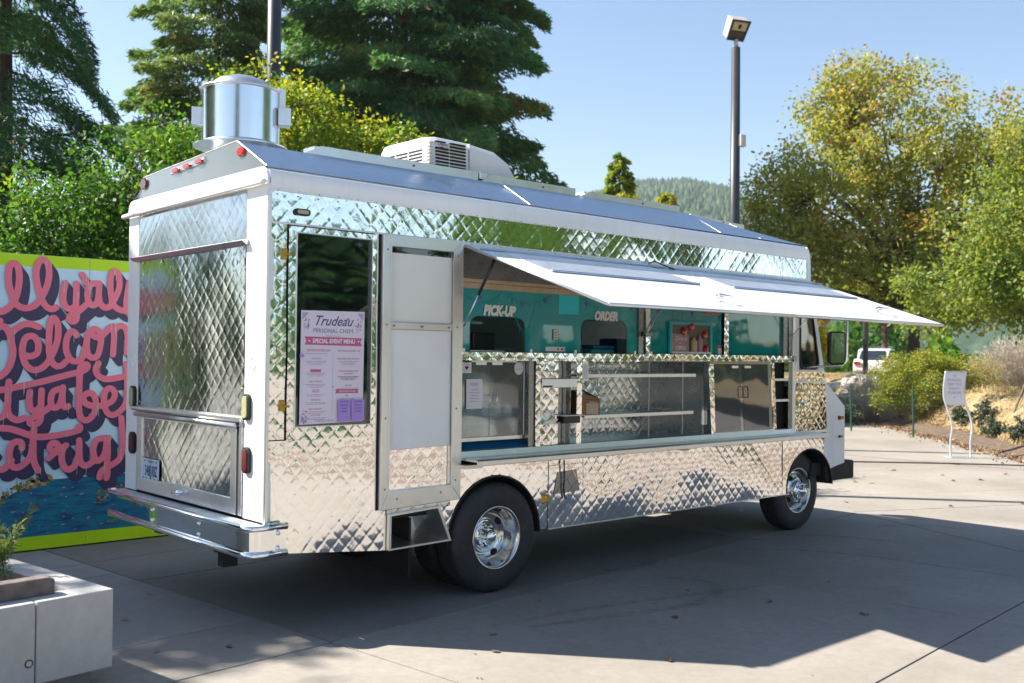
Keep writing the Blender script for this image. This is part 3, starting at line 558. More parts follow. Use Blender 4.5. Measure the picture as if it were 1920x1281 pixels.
def glasswin(x0, x1, holes=()):
    g = bpy.data.objects.new('service_window', None); link(g, T)
    if not holes: bx('pane', 'teal_acrylic', g, x0, x1, .030, .033, 1.75, 2.205)
    else:
        xs = x0
        m_ = MB()
        for hx0, hx1, top in holes:
            m_.add([(xs, .03, 1.75), (hx0, .03, 1.75), (hx0, .03, 2.205), (xs, .03, 2.205)], [(0, 1, 2, 3)])
            r = .075; arc = [(hx0, 1.75)]+[(hx0+r-r*math.cos(a), top-r+r*math.sin(a)) for a in np.linspace(0, math.pi/2, 7)]+[(hx1-r+r*math.sin(a), top-r+r*math.cos(a)) for a in np.linspace(0, math.pi/2, 7)]+[(hx1, 1.75)]
            n = len(arc); v = [(x, .03, z) for x, z in arc]+[(x, .03, 2.205) for x, z in arc]
            m_.add(v, [(i, i+1, n+i+1, n+i) for i in range(n-1)]); xs = hx1
            MB().tube([(x, .03, z) for x, z in arc], .004, 5).build('hatch_edge', 'rubber_seal', g)
        m_.add([(xs, .03, 1.75), (x1, .03, 1.75), (x1, .03, 2.205), (xs, .03, 2.205)], [(0, 1, 2, 3)]); m_.build('pane', 'teal_acrylic', g)
    return g
g1 = glasswin(1.535, 3.455, ((1.636, 2.170, 2.006), (2.783, 3.322, 2.018)))
text('PICK-UP', .098, Vector((1.905, .0205, 2.022)), SIDE, 'ink_white', g1, shear=.22, offset=.0065, sx=.85); text('ORDER', .098, Vector((3.06, .0205, 2.022)), SIDE, 'ink_white', g1, shear=.22, offset=.0065, sx=.85)
g2 = glasswin(3.585, 4.625); g3 = glasswin(4.69, 5.60)
st_ = MB().box(2.463, 2.523, .024, .028, 1.85, 1.932).build('payment_sticker', 'sign_brown', g1)
m_ = MB(); m_.box(2.469, 2.517, .021, .024, 1.912, 1.928)
for k in range(3):
    for j in range(2): m_.box(2.470+j*.026, 2.490+j*.026, .021, .024, 1.892-k*.019, 1.906-k*.019)
m_.build('sticker_print', 'paper', g1)
s_ = MB().prism(rrect(2.385, 2.60, 1.764, 1.798, .008), 'y', .022, .028).build('card_sticker', 'paper', g1, recalc=True)
for x, m_ in ((2.51, 'red_sticker'), (2.55, 'ink_navy'), (2.58, 'sign_pink')): bx('sticker_print', m_, g1, x, x+.018, .0205, .0215, 1.772, 1.789)
for x in (1.56, 2.22, 2.70, 3.41): bx('window_clip', 'frame_aluminium', g1, x, x+.022, .018, .03, 1.75, 1.775)
bx('warning_sticker', 'red_sticker', g2, 4.372, 4.584, .022, .028, 2.122, 2.19, bevel=.006); text('FOOD SAFETY', .02, Vector((4.50, .021, 2.14)), SIDE, 'ink_white', g2); MB().prism(ell(4.46, 2.175, .05, .02), 'y', .018, .022).build('sticker_print', 'ink_black', g2, recalc=True)
bx('notice_sticker', 'paper', g2, 4.566, 4.622, .022, .028, 1.765, 1.84); bx('sticker_print', 'red_sticker', g2, 4.568, 4.620, .0205, .022, 1.815, 1.838)
for x in (3.62, 4.45, 4.60): bx('window_clip', 'frame_aluminium', g2, x, x+.02, .018, .03, 1.75, 1.775)
bx('serving_tray', 'brushed_steel', g1, 1.66, 2.0, .06, .35, 1.752, 1.764, bevel=.004); bx('till_screen', 'black_plastic', g1, 1.93, 2.16, .35, .40, 1.76, 1.90, bevel=.01); bx('ticket_rail', 'frame_aluminium', g1, 1.88, 2.15, .50, .52, 1.97, 1.99); bx('duct_cover', 'teal_board', g1, 1.60, 1.9, .9, .95, 1.75, 2.2)
# --- below the mid rail
bx('opening_back', 'interior_dark', T, 1.53, 5.75, .44, .46, .98, 1.76); bx('shelf_floor', 'brushed_steel', T, 2.80, 5.70, .04, .44, 1.0, 1.03); bx('drip_tray', 'blue_tray', T, 1.535, 2.25, .03, .13, .99, 1.0)
MB().add([(1.535, .028, 1.03), (2.25, .028, 1.03), (2.19, .13, 1.11), (1.535, .13, 1.11)], [(0, 1, 2, 3)]).build('drip_tray', 'blue_tray', T)
cs = bpy.data.objects.new('display_fridge', None); link(cs, T)
MB().ring([(1.535, 1.10), (2.255, 1.10), (2.255, 1.69), (1.535, 1.69)], [(1.545, 1.13), (2.20, 1.13), (2.20, 1.675), (1.545, 1.675)], 'y', .06, .10).build('fridge_frame', 'frame_aluminium', cs, recalc=True, bevel=.003)
bx('fridge_liner', 'teal_board', cs, 1.54, 2.20, .40, .42, 1.1, 1.69); bx('perforated_panel', 'turquoise', cs, 1.86, 2.19, .32, .33, 1.13, 1.50)
hl = MB(); [hl.lathe([(0, .318), (.008, .318)], (x, 0, z), 'y', 8) for x in np.arange(1.88, 2.18, .034) for z in (1.19, 1.41)]; hl.build('perforations', 'black_gap', cs)['kind'] = 'stuff'
bx('glass_door', 'clear_glass', cs, 1.545, 1.862, .068, .072, 1.13, 1.675); bx('glass_door', 'clear_glass', cs, 1.866, 2.20, .068, .072, 1.13, 1.675)
for z in (1.305, 1.44, 1.572):
    w_ = MB(); w_.tube([(1.545, .11, z), (2.19, .11, z)], .004, 4); w_.tube([(1.545, .11, z-.016), (2.19, .11, z-.016)], .003, 4)
    for x in np.arange(1.56, 2.19, .028): w_.tube([(x, .11, z), (x, .38, z)], .0018, 3, cap=False)
    w_.build('wire_shelf', 'chrome', cs)
for x in (1.845, 1.915): MB().tube([(x, .066, 1.365), (x, .045, 1.37), (x, .045, 1.43), (x, .066, 1.435)], .004, 6).build('handle', 'chrome', cs, smooth=True)
def card(name, x0, x1, z0, z1, y, mat, par, lines, title=None, ink='ink_black'):
    o = bx(name, mat, par, x0, x1, y, y+.001, z0, z1); 
    if title: text(title, (z1-z0)*.14, Vector(((x0+x1)/2, y-.0006, z1-(z1-z0)*.22)), SIDE, ink, o, sx=.9)
    for k in range(lines):
        w_ = (x1-x0)*random.uniform(.4, .75); z = z1-(z1-z0)*(.36+.5*k/max(1, lines)); bx('print_line', 'ink_grey', o, (x0+x1-w_)/2, (x0+x1+w_)/2, y-.0005, y, z, z+.003)
    return o
card('notice_card', 1.590, 1.678, 1.595, 1.693, .060, 'paper', cs, 1, 'SPREAD', 'ink_black'); MB().prism([(1.634, 1.617), (1.652, 1.638), (1.643, 1.648), (1.634, 1.642), (1.625, 1.648), (1.616, 1.638)], 'y', .0585, .0600).build('heart_print', 'ink_black', cs, recalc=True)
card('notice_card', 1.632, 1.783, 1.337, 1.553, .060, 'paper', cs, 5, 'FOOD', 'ink_grey'); MB().prism(ell(2.145, 1.634, .047, .052), 'y', .060, .062).build('round_sticker', 'paper', cs, recalc=True); bx('sticker_print', 'ink_lilac', cs, 2.115, 2.175, .0585, .0595, 1.625, 1.629)
for x in (1.724, 1.88): bx('data_plate', 'frame_aluminium', cs, x, x+.10, .062, .066, 1.655, 1.685)
# coffee alcove panel
quilt('dispenser_panel', 'quilted_steel', T, rect(2.31, 2.53, 1.02, 1.695), plane=.03, amp=1.6); quilt('dispenser_panel', 'dark_steel', T, rect(2.53, 2.70, 1.02, 1.695), plane=.06, amp=1.2)
quilt('opening_post', 'quilted_steel', T, rect(2.262, 2.312, 1.02, 1.695), plane=-.002, step=.007); quilt('opening_post', 'quilted_steel', T, rect(2.70, 2.758, 1.02, 1.69), plane=-.006, step=.007)
bx('opening_reveal', 'dark_steel', T, 2.20, 2.262, .01, .05, 1.03, 1.69)
dp = bx('name_plate', 'brushed_steel', T, 2.322, 2.705, -.012, -.004, 1.482, 1.552, bevel=.003); bx('plate_print', 'ink_black', dp, 2.327, 2.43, -.0135, -.0122, 1.488, 1.50)
bx('condiment_shelf', 'frame_aluminium', T, 2.52, 2.73, -.07, .03, 1.262, 1.272, bevel=.003); bx('shelf_bracket', 'black_plastic', T, 2.56, 2.73, -.02, .03, 1.205, 1.262)
quilt('tread_plate', 'quilted_aluminium', T, rect(2.33, 2.49, 1.20, 1.31), plane=.018, amp=2.5, step=.006)
MB().tube([(2.62, .04, 1.03), (2.62, .04, 1.69)], .006, 5).build('pipe', 'dark_steel', T)
bx('towel_slot', 'frame_aluminium', T, 2.765, 2.832, -.008, .02, 1.53, 1.69, bevel=.003); bx('slot_cover', 'paper', T, 2.775, 2.822, -.011, -.008, 1.545, 1.665)
# open shelving
quilt('shelf_lining', 'quilted_aluminium', T, rect(2.80, 4.40, 1.03, 1.70), plane=.43, amp=1.6)
for z, x1 in ((1.572, 4.27), (1.243, 4.24)):
    s_ = bx('open_shelf', 'brushed_steel', T, 2.84, x1, .05, .43, z-.004, z+.006); bx('shelf_lip', 'frame_aluminium', T, 2.84, x1, .04, .048, z-.016, z+.014, bevel=.002)
for x in (3.70, 4.16): MB().tube([(x, .10, 1.03), (x, .10, 1.69)], .007, 5).build('shelf_support', 'dark_steel', T)
bx('side_lining', 'dark_steel', T, 4.36, 4.37, .03, .44, 1.03, 1.7)
bx('cup_dispenser', 'clear_glass', T, 4.30, 4.37, -.01, .02, 1.13, 1.29)
# glass cabinet
gc = bpy.data.objects.new('glass_cabinet', None); link(gc, T)
quilt('cabinet_frame', 'quilted_steel', gc, ((4.445, 1.035), (4.505, 1.035), (4.462, 1.70), (4.385, 1.70)), plane=-.004, step=.006); quilt('cabinet_frame', 'quilted_steel', gc, ((5.39, 1.025), (5.475, 1.025), (5.425, 1.70), (5.355, 1.70)), plane=-.004, step=.006)
bx('cabinet_rail', 'tan_trim', gc, 4.40, 5.36, -.012, .01, 1.672, 1.70, bevel=.003); bx('cabinet_rail', 'frame_aluminium', gc, 4.50, 5.40, -.012, .01, 1.03, 1.052, bevel=.003)
MB().prism([(4.505, 1.05), (4.943, 1.05), (4.90, 1.675), (4.462, 1.675)], 'y', -.003, .002).build('glass_door', 'clear_glass', gc, recalc=True); MB().prism([(4.949, 1.05), (5.385, 1.05), (5.345, 1.675), (4.906, 1.675)], 'y', -.003, .002).build('glass_door', 'clear_glass', gc, recalc=True)
MB().prism([(5.345, 1.675), (5.365, 1.675), (5.405, 1.05), (5.385, 1.05)], 'y', -.02, .0).build('cabinet_edge', 'chrome', gc, recalc=True); bx('cabinet_back', 'interior_wall', gc, 4.4, 5.4, .35, .36, 1.03, 1.7)
for z in (1.41, 1.235): bx('cabinet_shelf', 'frame_aluminium', gc, 4.47, 5.33, .03, .05, z-.014, z+.008, bevel=.002); bx('cabinet_shelf', 'brushed_steel', gc, 4.47, 5.33, .05, .34, z-.002, z+.002)
for x in (4.885, 4.965): MB().tube([(x, -.004, 1.36), (x, -.03, 1.365), (x-.005, -.03, 1.46), (x-.005, -.004, 1.465)], .005, 6).build('handle', 'rubber_seal', gc, smooth=True)
for x in (4.74, 4.94): bx('data_plate', 'frame_aluminium', gc, x, x+.10, -.008, -.003, 1.635, 1.658)
for z in (1.524, 1.322): bx('side_shelf', 'frame_aluminium', T, 5.43, 5.69, .0, .05, z-.012, z+.012, bevel=.002)
bx('side_recess', 'black_gap', T, 5.43, 5.70, .06, .44, 1.03, 1.70)
# --- awning: one top-hinged flap in two leaves
AW = bpy.data.objects.new('awning', None); link(AW, T)
def awp(x, t, dz=0.): return (x, -.03-1.36*t, 2.508-.452*t+dz)     # t 0 hinge .. 1 outer edge
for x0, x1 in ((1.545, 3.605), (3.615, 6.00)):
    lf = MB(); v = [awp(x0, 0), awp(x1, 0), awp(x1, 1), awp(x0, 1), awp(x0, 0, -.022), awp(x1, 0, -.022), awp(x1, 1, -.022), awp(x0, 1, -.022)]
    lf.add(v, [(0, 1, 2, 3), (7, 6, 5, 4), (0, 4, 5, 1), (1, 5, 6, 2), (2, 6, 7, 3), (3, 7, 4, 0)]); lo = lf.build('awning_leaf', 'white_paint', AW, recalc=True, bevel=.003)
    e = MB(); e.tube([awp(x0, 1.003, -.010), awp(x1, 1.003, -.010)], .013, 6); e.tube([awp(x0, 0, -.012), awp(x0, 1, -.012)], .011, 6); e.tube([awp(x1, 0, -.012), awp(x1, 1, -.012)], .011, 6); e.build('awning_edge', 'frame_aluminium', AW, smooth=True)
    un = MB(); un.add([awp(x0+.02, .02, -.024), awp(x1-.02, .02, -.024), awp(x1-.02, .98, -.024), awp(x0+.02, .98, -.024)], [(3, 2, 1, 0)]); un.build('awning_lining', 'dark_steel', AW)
    for t0, t1, m_ in ((.0, .09, 'inlay_metal'), (.10, .155, 'inlay_metal'), (.165, .455, 'inlay_metal')):
        xi, xj = (x0+.26, x1-.24) if t0 else (x0+.0, x1)
        if t0 == .165 or t0 == .10: xi, xj = x0+.22, x1-.22
        v = [awp(xi, t0, .004), awp(xj, t0, .004), awp(xj, t1, .004), awp(xi, t1, .004), awp(xi, t0, .0005), awp(xj, t0, .0005), awp(xj, t1, .0005), awp(xi, t1, .0005)]
        MB().add(v, [(0, 1, 2, 3), (0, 4, 5, 1), (1, 5, 6, 2), (2, 6, 7, 3), (3, 7, 4, 0)]).build('awning_inlay', m_, AW, recalc=True)
    MB().tube([awp(x0+.22, .47, .008), awp(x1-.22, .47, .008)], .009, 6).build('awning_rib', 'roof_steel', AW, smooth=True); MB().tube([awp(x0+.02, .095, .008), awp(x1-.02, .095, .008)], .007, 6).build('awning_rib', 'roof_steel', AW, smooth=True)
    hx = 2.98 if x0 < 3 else 5.28
    h_ = MB(); h_.tube([awp(hx, .80, .01), awp(hx, .83, .045), awp(hx+.06, .86, .05), awp(hx+.12, .85, .045)], [.014, .016, .010, .006], 8); h_.box(hx-.02, hx+.02, *(sorted((awp(0, .82)[1], awp(0, .78)[1]))), awp(0, .8)[2]-.01, awp(0, .8)[2]+.025); h_.build('awning_handle', 'chrome', AW, smooth=False)
# faded script on the leaves
sq = MB()
for xa, xb in ((2.05, 3.45), (3.95, 5.5)):
    x = xa; k = 0
    while x < xb:
        n = random.randint(8, 15); pts = [awp(x+.016*i+.010*math.sin(i*1.9+k), .66-.02*math.sin(k)+.035*math.sin(i*2.3+k*1.3)*(1.6 if i % 5 == 0 else .6), .0016) for i in range(n)]
        sq.tube(pts, .0022, 3, cap=False); x += .016*n+.05; k += 1
sq.build('faded_script', 'ink_faint', AW)['kind'] = 'stuff'
def strut(a, b, x): 
    s = bpy.data.objects.new('gas_strut', None); link(s, AW); A, B_ = Vector(a), Vector(b)
    MB().tube([A, A.lerp(B_, .52)], .011, 8).build('strut_barrel', 'black_plastic', s, smooth=True); MB().tube([A.lerp(B_, .5), B_], .005, 6).build('strut_rod', 'chrome', s, smooth=True)
strut((1.60, -.27, 2.39), (1.545, -.01, 1.93), 0)
for dx in (0, .075):
    s = bpy.data.objects.new('gas_strut', None); link(s, AW)
    A, B_ = Vector((3.43+dx, -.35, 2.36)), Vector((3.50+dx*.7, -.02, 1.93)); MB().tube([A, B_], .0065, 6).build('strut_rod', 'chrome', s, smooth=True)
bx('strut_bracket', 'dark_steel', AW, 3.50, 3.58, -.04, .0, 1.90, 1.94, bevel=.006)
strut((5.85, -.35, 2.37), (5.72, -.01, 1.95), 0)
MB().add([(1.56, -.05, 2.475), (1.56, -.28, 2.385), (1.62, -.28, 2.40), (1.70, -.05, 2.47)], [(0, 1, 2, 3)]).build('strut_plate', 'tan_trim', AW)
MB().tube([(3.5, -.05, 2.515), (3.56, -.07, 2.53), (3.62, -.14, 2.49), (3.66, -.2, 2.46)], .006, 5).build('cable', 'rubber_seal', AW)
# --- cab
cab = bpy.data.objects.new('cab', None); link(cab, T)
MB().ring([(5.80, 1.50), (6.325, 1.50), (6.28, 1.68), (6.15, 2.17), (6.06, 2.49), (5.80, 2.49)], [(5.865, 1.62), (6.215, 1.62), (6.225, 1.66), (6.105, 2.15), (6.03, 2.44), (5.865, 2.44)], 'y', -.004, .04).build('window_surround', 'white_paint', cab, recalc=True)
gl_o = [(5.868, 1.72), (5.885, 1.66), (5.92, 1.628), (6.13, 1.622), (6.20, 1.64), (6.222, 1.69), (6.105, 2.17), (6.03, 2.44), (5.868, 2.44)]
cx_, cz_ = 6.03, 1.98; gl_i = [(cx_+(x-cx_)*.90, cz_+(z-cz_)*.95) for x, z in gl_o]
MB().ring(gl_o, gl_i, 'y', -.014, .01).build('window_seal', 'rubber_seal', cab, recalc=True); MB().prism(gl_i, 'y', -.002, .001).build('pane', 'green_glass', cab, recalc=True)
bx('cab_trim', 'frame_aluminium', cab, 5.742, 5.79, -.012, .02, 1.0, 2.49, bevel=.003)
quilt('cab_panel', 'quilted_steel', cab, ((5.79, 1.505), (6.335, 1.505), (6.315, 1.60), (5.79, 1.60)), plane=-.004, step=.007); bx('cab_moulding', 'frame_aluminium', cab, 5.79, 6.34, -.014, 0, 1.490, 1.506, bevel=.002)
quilt('cab_panel', 'quilted_steel', cab, ((5.795, 1.01), (6.395, .985), (6.34, 1.488), (5.795, 1.488)), plane=-.003, amp=2.0)
MB().ring(rrect(5.835, 5.905, 1.42, 1.475, .01), rrect(5.842, 5.898, 1.427, 1.468, .008), 'y', -.014, -.006).build('lock_plate', 'dark_steel', cab, recalc=True); bx('cab_ledge', 'frame_aluminium', cab, 5.79, 6.40, -.02, .0, .985, 1.01, bevel=.002)
nose = [(6.34, 1.52), (6.745, 1.235), (6.745, .645), (6.60, .625), (6.47, .60)]+[(6.08+.43*math.cos(a), .40+.43*math.sin(a)) for a in np.linspace(.5, 1.2, 8)]+[(6.20, .925), (6.40, .985)]
MB().prism(nose, 'y', .0, .03).build('front_wing', 'white_paint', cab, recalc=True, bevel=.004)
MB().prism([(6.33, 1.50), (6.745, 1.24), (6.745, .62), (6.70, .62), (6.70, 1.2), (6.30, 1.46)], 'y', .03, W-.03).build('nose_panel', 'white_paint', cab, recalc=True)
MB().add([(6.05, .05, 2.49), (6.33, .05, 1.52), (6.33, W-.05, 1.52), (6.05, W-.05, 2.49)], [(0, 1, 2, 3)]).build('windscreen', 'clear_glass', cab)
MB().prism([(6.03, 2.49), (6.10, 2.49), (6.36, 1.52), (6.30, 1.52)], 'y', .0, .05).build('windscreen_pillar', 'white_paint', cab, recalc=True)
bx('dashboard', 'interior_dark', cab, 5.95, 6.34, .1, W-.1, 1.0, 1.45); bx('seat', 'interior_dark', cab, 5.80, 6.0, .25, .75, 1.2, 1.9, bevel=.05)
for z, a, b in ((1.12, .032, .020), (.925, .022, .013)):
    k_ = bx('turn_lamp', 'rubber_seal', cab, 6.640-a, 6.640+a*.2, -.012, .0, z-b, z+b, bevel=.003); bx('lens', 'amber_lens', k_, 6.640-a*.4, 6.640+a*1.3, -.028, -.004, z-b*.9, z+b*.9, bevel=.004)
bx('front_bumper', 'underbody_black', T, 6.42, 6.98, .02, W-.05, .465, .66, bevel=.02); MB().prism([(6.20, .50), (6.75, .60), (6.75, .66), (6.25, .66)], 'y', .08, .6).build('front_apron', 'underbody_black', T, recalc=True)
mir = bpy.data.objects.new('wing_mirror', None); link(mir, cab)
MB().tube([(6.24, .0, 2.2), (6.22, -.12, 2.20), (6.20, -.30, 2.19), (6.20, -.33, 2.15), (6.20, -.33, 1.72), (6.18, -.30, 1.67), (6.05, -.12, 1.655), (5.97, .0, 1.645)], .012, 8).build('mirror_arm', 'chrome', mir, smooth=True)
o = MB().prism(rrect(-.085, .085, -.165, .165, .035), 'y', -.03, .035).build('mirror_housing', 'black_plastic', mir, recalc=True, bevel=.012); o.location = (6.14, -.25, 1.84); o.rotation_euler.z = math.radians(-38)
o2 = MB().prism(rrect(-.068, .068, -.148, .148, .02), 'y', -.034, -.031).build('mirror_glass', 'chrome', mir, recalc=True); o2.location = (6.14, -.25, 1.84); o2.rotation_euler.z = math.radians(-38)
# --- wheels
def wheel(cx, y_out, r, width, dual, nm='wheel'):
    wh = bpy.data.objects.new(nm, None); link(wh, T); wh.location = (cx, y_out, .40)
    rr = .222
    for j in range(2 if dual else 1):
        y0 = j*(width+.06); pr = [(rr-.012, y0+.03), (rr+.004, y0+.006), (rr+.03, y0-.002), (r*.80, y0-.006), (r*.90, y0+.002), (r*.945, y0+.012), (r*.985, y0+.026), (r*.997, y0+.045), (r, y0+width*.5), (r*.997, y0+width-.045), (r*.985, y0+width-.026), (r*.94, y0+width-.01), (rr+.02, y0+width)]
        MB().lathe(pr, (0, 0, 0), 'y', 160, wob=lambda k, i: (-.007 if (i % 3 == 0 and k in (5, 6, 7, 9, 10)) else 0)).build('tyre', 'tyre_rubber', wh, smooth=True, auto=.6)
    if dual:
        pr = [(.224, .008), (.232, .0), (.228, -.004), (.214, .0), (.208, .03), (.196, .06), (.188, .10), (.172, .135), (.14, .15), (.11, .152), (.095, .13), (.085, .128)]
        MB().lathe(pr, (0, 0, 0), 'y', 72).build('rim', 'rim_alloy', wh, smooth=True)
        MB().lathe([(.0, .035), (.03, .038), (.046, .05), (.052, .07), (.054, .13), (.11, .14)], (0, 0, 0), 'y', 40).build('hub_cap', 'chrome', wh, smooth=True)
        hol, nr, ny, sgn = 4, .158, .1395, 1
    else:
        pr = [(.224, .008), (.230, .0), (.226, -.004), (.214, .002), (.204, .03), (.196, .05), (.180, .055), (.150, .03), (.118, .015), (.10, .012), (.098, .03)]
        MB().lathe(pr, (0, 0, 0), 'y', 72).build('rim', 'rim_alloy', wh, smooth=True)
        MB().lathe([(.0, -.085), (.03, -.083), (.040, -.07), (.042, -.03), (.09, -.025), (.10, -.01), (.10, .03)], (0, 0, 0), 'y', 40).build('hub_cap', 'chrome', wh, smooth=True)
        hol, nr, ny = 4, .152, .029
    for k in range(hol):
        a = math.radians(35+90*k); e = MB(); base = [(nr*math.cos(a), nr*math.sin(a))]; n = 16
        u = (math.cos(a), math.sin(a)); t = (-u[1], u[0]); ny2 = ny-.004
        e.add([(base[0][0]+t[0]*.030*math.cos(q)+u[0]*.019*math.sin(q), ny2-(.0 if not dual else math.sin(q)*(.011))+(0 if dual else math.sin(q)*.014), base[0][1]+t[1]*.030*math.cos(q)+u[1]*.019*math.sin(q)) for q in np.linspace(0, 2*math.pi, n, endpoint=False)], [tuple(range(n))]); e.build('hand_hole', 'black_gap', wh)
    for k in range(8):
        a = 2*math.pi*k/8+.2; R = .078; yn = .11 if dual else -.055
        MB().lathe([(0, yn-.012), (.008, yn-.010), (.011, yn), (.012, yn+.03)], (R*math.cos(a), 0, R*math.sin(a)), 'y', 10).build('lug_nut', 'chrome', wh, smooth=True)
    return wh
wheel(1.865, -.028, .402, .23, True); wheel(6.02, .10, .40, .22, False)
w3 = wheel(1.865, -.028, .402, .23, True); w3.location = (1.865, W+.028, .40); w3.rotation_euler.z = math.pi; w4 = wheel(6.02, .1, .40, .22, False); w4.location = (6.02, W-.1, .40); w4.rotation_euler.z = math.pi
# --- things on the roof (bolted on: parts)
vs_ = bpy.data.objects.new('exhaust_stack', None); link(vs_, T); vs_.location = (.45, 1.25, 0)
MB().lathe([(.275, 3.262), (.275, 3.25), (.29, 3.235), (.335, 3.225), (.335, 3.215), (.20, 3.205), (.20, 3.05)], (0, 0, 0), 'z', 56).build('stack_base', 'frame_aluminium', vs_, smooth=True, auto=.5)
MB().lathe([(.278, 3.64), (.278, 3.235)], (0, 0, 0), 'z', 64).build('stack_drum', 'stack_steel', vs_, smooth=True)
MB().lathe([(.0, 3.745), (.10, 3.735), (.17, 3.71), (.21, 3.675), (.222, 3.650), (.285, 3.642), (.294, 3.634), (.290, 3.622), (.276, 3.620)], (0, 0, 0), 'z', 56).build('stack_lid', 'frame_aluminium', vs_, smooth=True)
_a = Vector((_rt.x, _rt.y, 0))
for s in (-1, 1):
    for dx in (0,):
        c = _a*(.315*s); b_ = MB().box(-.045, .045, -.05, .05, 3.38, 3.51).build('stack_bracket', 'frame_aluminium', vs_, bevel=.003); b_.location = (c.x, c.y-.0, 0); b_.rotation_euler.z = math.atan2(_a.y, _a.x)+.3
bx('stack_clip', 'frame_aluminium', vs_, .20, .25, -.2, -.17, 3.50, 3.66)
MB().prism(ell(-.24, .1, .03, .02), 'z', 3.212, 3.222).build('base_slot', 'black_gap', vs_, recalc=True)
# air conditioner
ac = bpy.data.objects.new('air_conditioner', None); link(ac, T); ac.location = (0, 0, 0)
x0, x1, y0, y1, zb, zt = 1.69, 2.68, .60, 1.32, 3.10, 3.42
sh = MB()
secs = [(x0, zt-.06, .06), (x0+.03, zt-.005, .03), (x0+.10, zt+.005, .02), (x0+.42, zt, .02), (x0+.70, zt-.03, .02), (x0+.85, zt-.09, .04), (x0+.95, zt-.19, .06), (x1+.0, zt-.30, .08)]
V = []; 
for x, z, ins in secs:
    V += [(x, y0+ins*.3, zb), (x, y0+ins, z-.05), (x, y0+ins+.04, z-.008), (x, y0+ins+.09, z), (x, y1-ins-.09, z), (x, y1-ins-.04, z-.008), (x, y1-ins, z-.05), (x, y1-ins*.3, zb)]
F_ = [(i*8+k, (i+1)*8+k, (i+1)*8+k+1, i*8+k+1) for i in range(len(secs)-1) for k in range(7)]+[tuple(range(8)), tuple(range((len(secs)-1)*8+7, (len(secs)-1)*8-1, -1))]
sh.add(V, F_); sh.build('ac_shroud', 'ac_plastic', ac, recalc=True, bevel=.006)
for k in range(10):
    z = 3.375-k*.026
    if k >= 2: bx('vent_slot', 'black_gap', ac, x0+.065, x0+.19, y0+.003, y0+.03, z-.006, z+.006)
    elif k == 0: bx('vent_slot', 'black_gap', ac, x0+.065, x0+.16, y0+.006, y0+.03, z-.004, z+.004)
    bx('vent_slot', 'black_gap', ac, x0+.205, x0+.36, y0+.003+(.004 if k < 1 else 0), y0+.03, z-.006, z+.006)
    for ya, yb in ((y0+.10, y0+.27), (y0+.29, y0+.44), (y0+.46, y0+.62)):
        if k > 1: bx('vent_slot', 'black_gap', ac, x0-.003, x0+.02, ya, yb, z-.014-.005, z-.014+.005)
for k in range(9): bx('corner_fin', 'ac_plastic', ac, x0-.010, x0+.03, y0-.006, y0+.05, 3.352-k*.026, 3.364-k*.026, bevel=.003)
bx('shroud_seam', 'ink_faint', ac, x0+.395, x0+.399, y0+.003, y0+.04, 3.11, 3.40)
text('Coleman', .036, Vector((x0+.125, y0+.002, 3.345)), SIDE, 'ink_black', ac, shear=.4, sx=.8); text('Mach', .036, Vector((x0+.135, y0+.002, 3.312)), SIDE, 'ink_black', ac, shear=.4, offset=.0012)
MB().box(2.06, 2.14, .445, .52, 3.10, 3.16).build('vent_cowl', 'frame_aluminium', T, bevel=.01)
rv2 = MB()
for x in np.arange(.06, 6.0, .145): rv2.lathe([(0, -.012), (.004, -.011), (.005, -.008)], (x, 0, 2.727), 'y', 6); rv2.lathe([(0, -.008), (.004, -.007), (.005, .0)], (x, .0, 2.700), 'y', 6)
for x in np.arange(1.6, 6.0, .28): rv2.lathe([(0, -.028), (.006, -.027), (.008, -.02)], (x, 0, 2.512), 'y', 6)
rv2.build('rivets', 'dark_steel', T)['kind'] = 'stuff'
# ---------------------------------------------------------------- ground
def hgt(x, y):
    d = (x-16)*.669-(y-1.8)*.743
    s = np.clip(d/1.6, 0, 1); h = .98*s*s*(3-2*s); s2 = np.clip((d-4.2)/4, 0, 1); return h-.45*s2*s2*(3-2*s2)
eg = MB().box(-1500, 1500, -1500, 1500, -.5, -.03).build('ground', 'earth'); tag(eg, kind='structure')
pz = MB().box(-40, 40, -60, 26, -.029, -.012).build('plaza', 'slab_concrete'); tag(pz, kind='structure')
MB().box(-9, 14, -14, 9, -.0118, -.009).build('joint_bed', 'joint_dirt', pz)
def clip(poly, n, c, keep_less=True):
    out = []; s = -1 if keep_less else 1
    for i in range(len(poly)):
        a, b = poly[i], poly[(i+1) % len(poly)]; da = s*(a[0]*n[0]+a[1]*n[1]-c); db = s*(b[0]*n[0]+b[1]*n[1]-c)
        if da >= 0: out.append(a)
        if da*db < 0: t = da/(da-db); out.append((a[0]+(b[0]-a[0])*t, a[1]+(b[1]-a[1])*t))
    return out
dv = np.array([7.62-6.6, .387+1.867]); dv /= np.linalg.norm(dv); dn = (dv[1], -dv[0]); dc = 6.6*dn[0]-1.867*dn[1]
e1 = (math.cos(.0925), math.sin(.0925)); e2 = (-e1[1], e1[0])
gp = .0065
def slab(poly, mat, name='slab'):
    if len(poly) < 3: return
    h = random.uniform(-.0012, .0012); MB().prism(poly, 'z', -.0115, h).build(name, mat, pz, recalc=True, bevel=.002)
SL = [-9, -6.4, -4.75, -3.1, -1.4, .23, 3.61, 5.23, 6.22, 8.0, 9.9, 11.8, 13.6]; TLr = [-13, -10.5, -8, -5.5, -3.05, -.37, 1.95, 2.86, 4.5, 8]; TLl = [-13, -10.5, -8, -5.5, -3.05, -.39, .39, 2.33, 2.85, 5, 8]
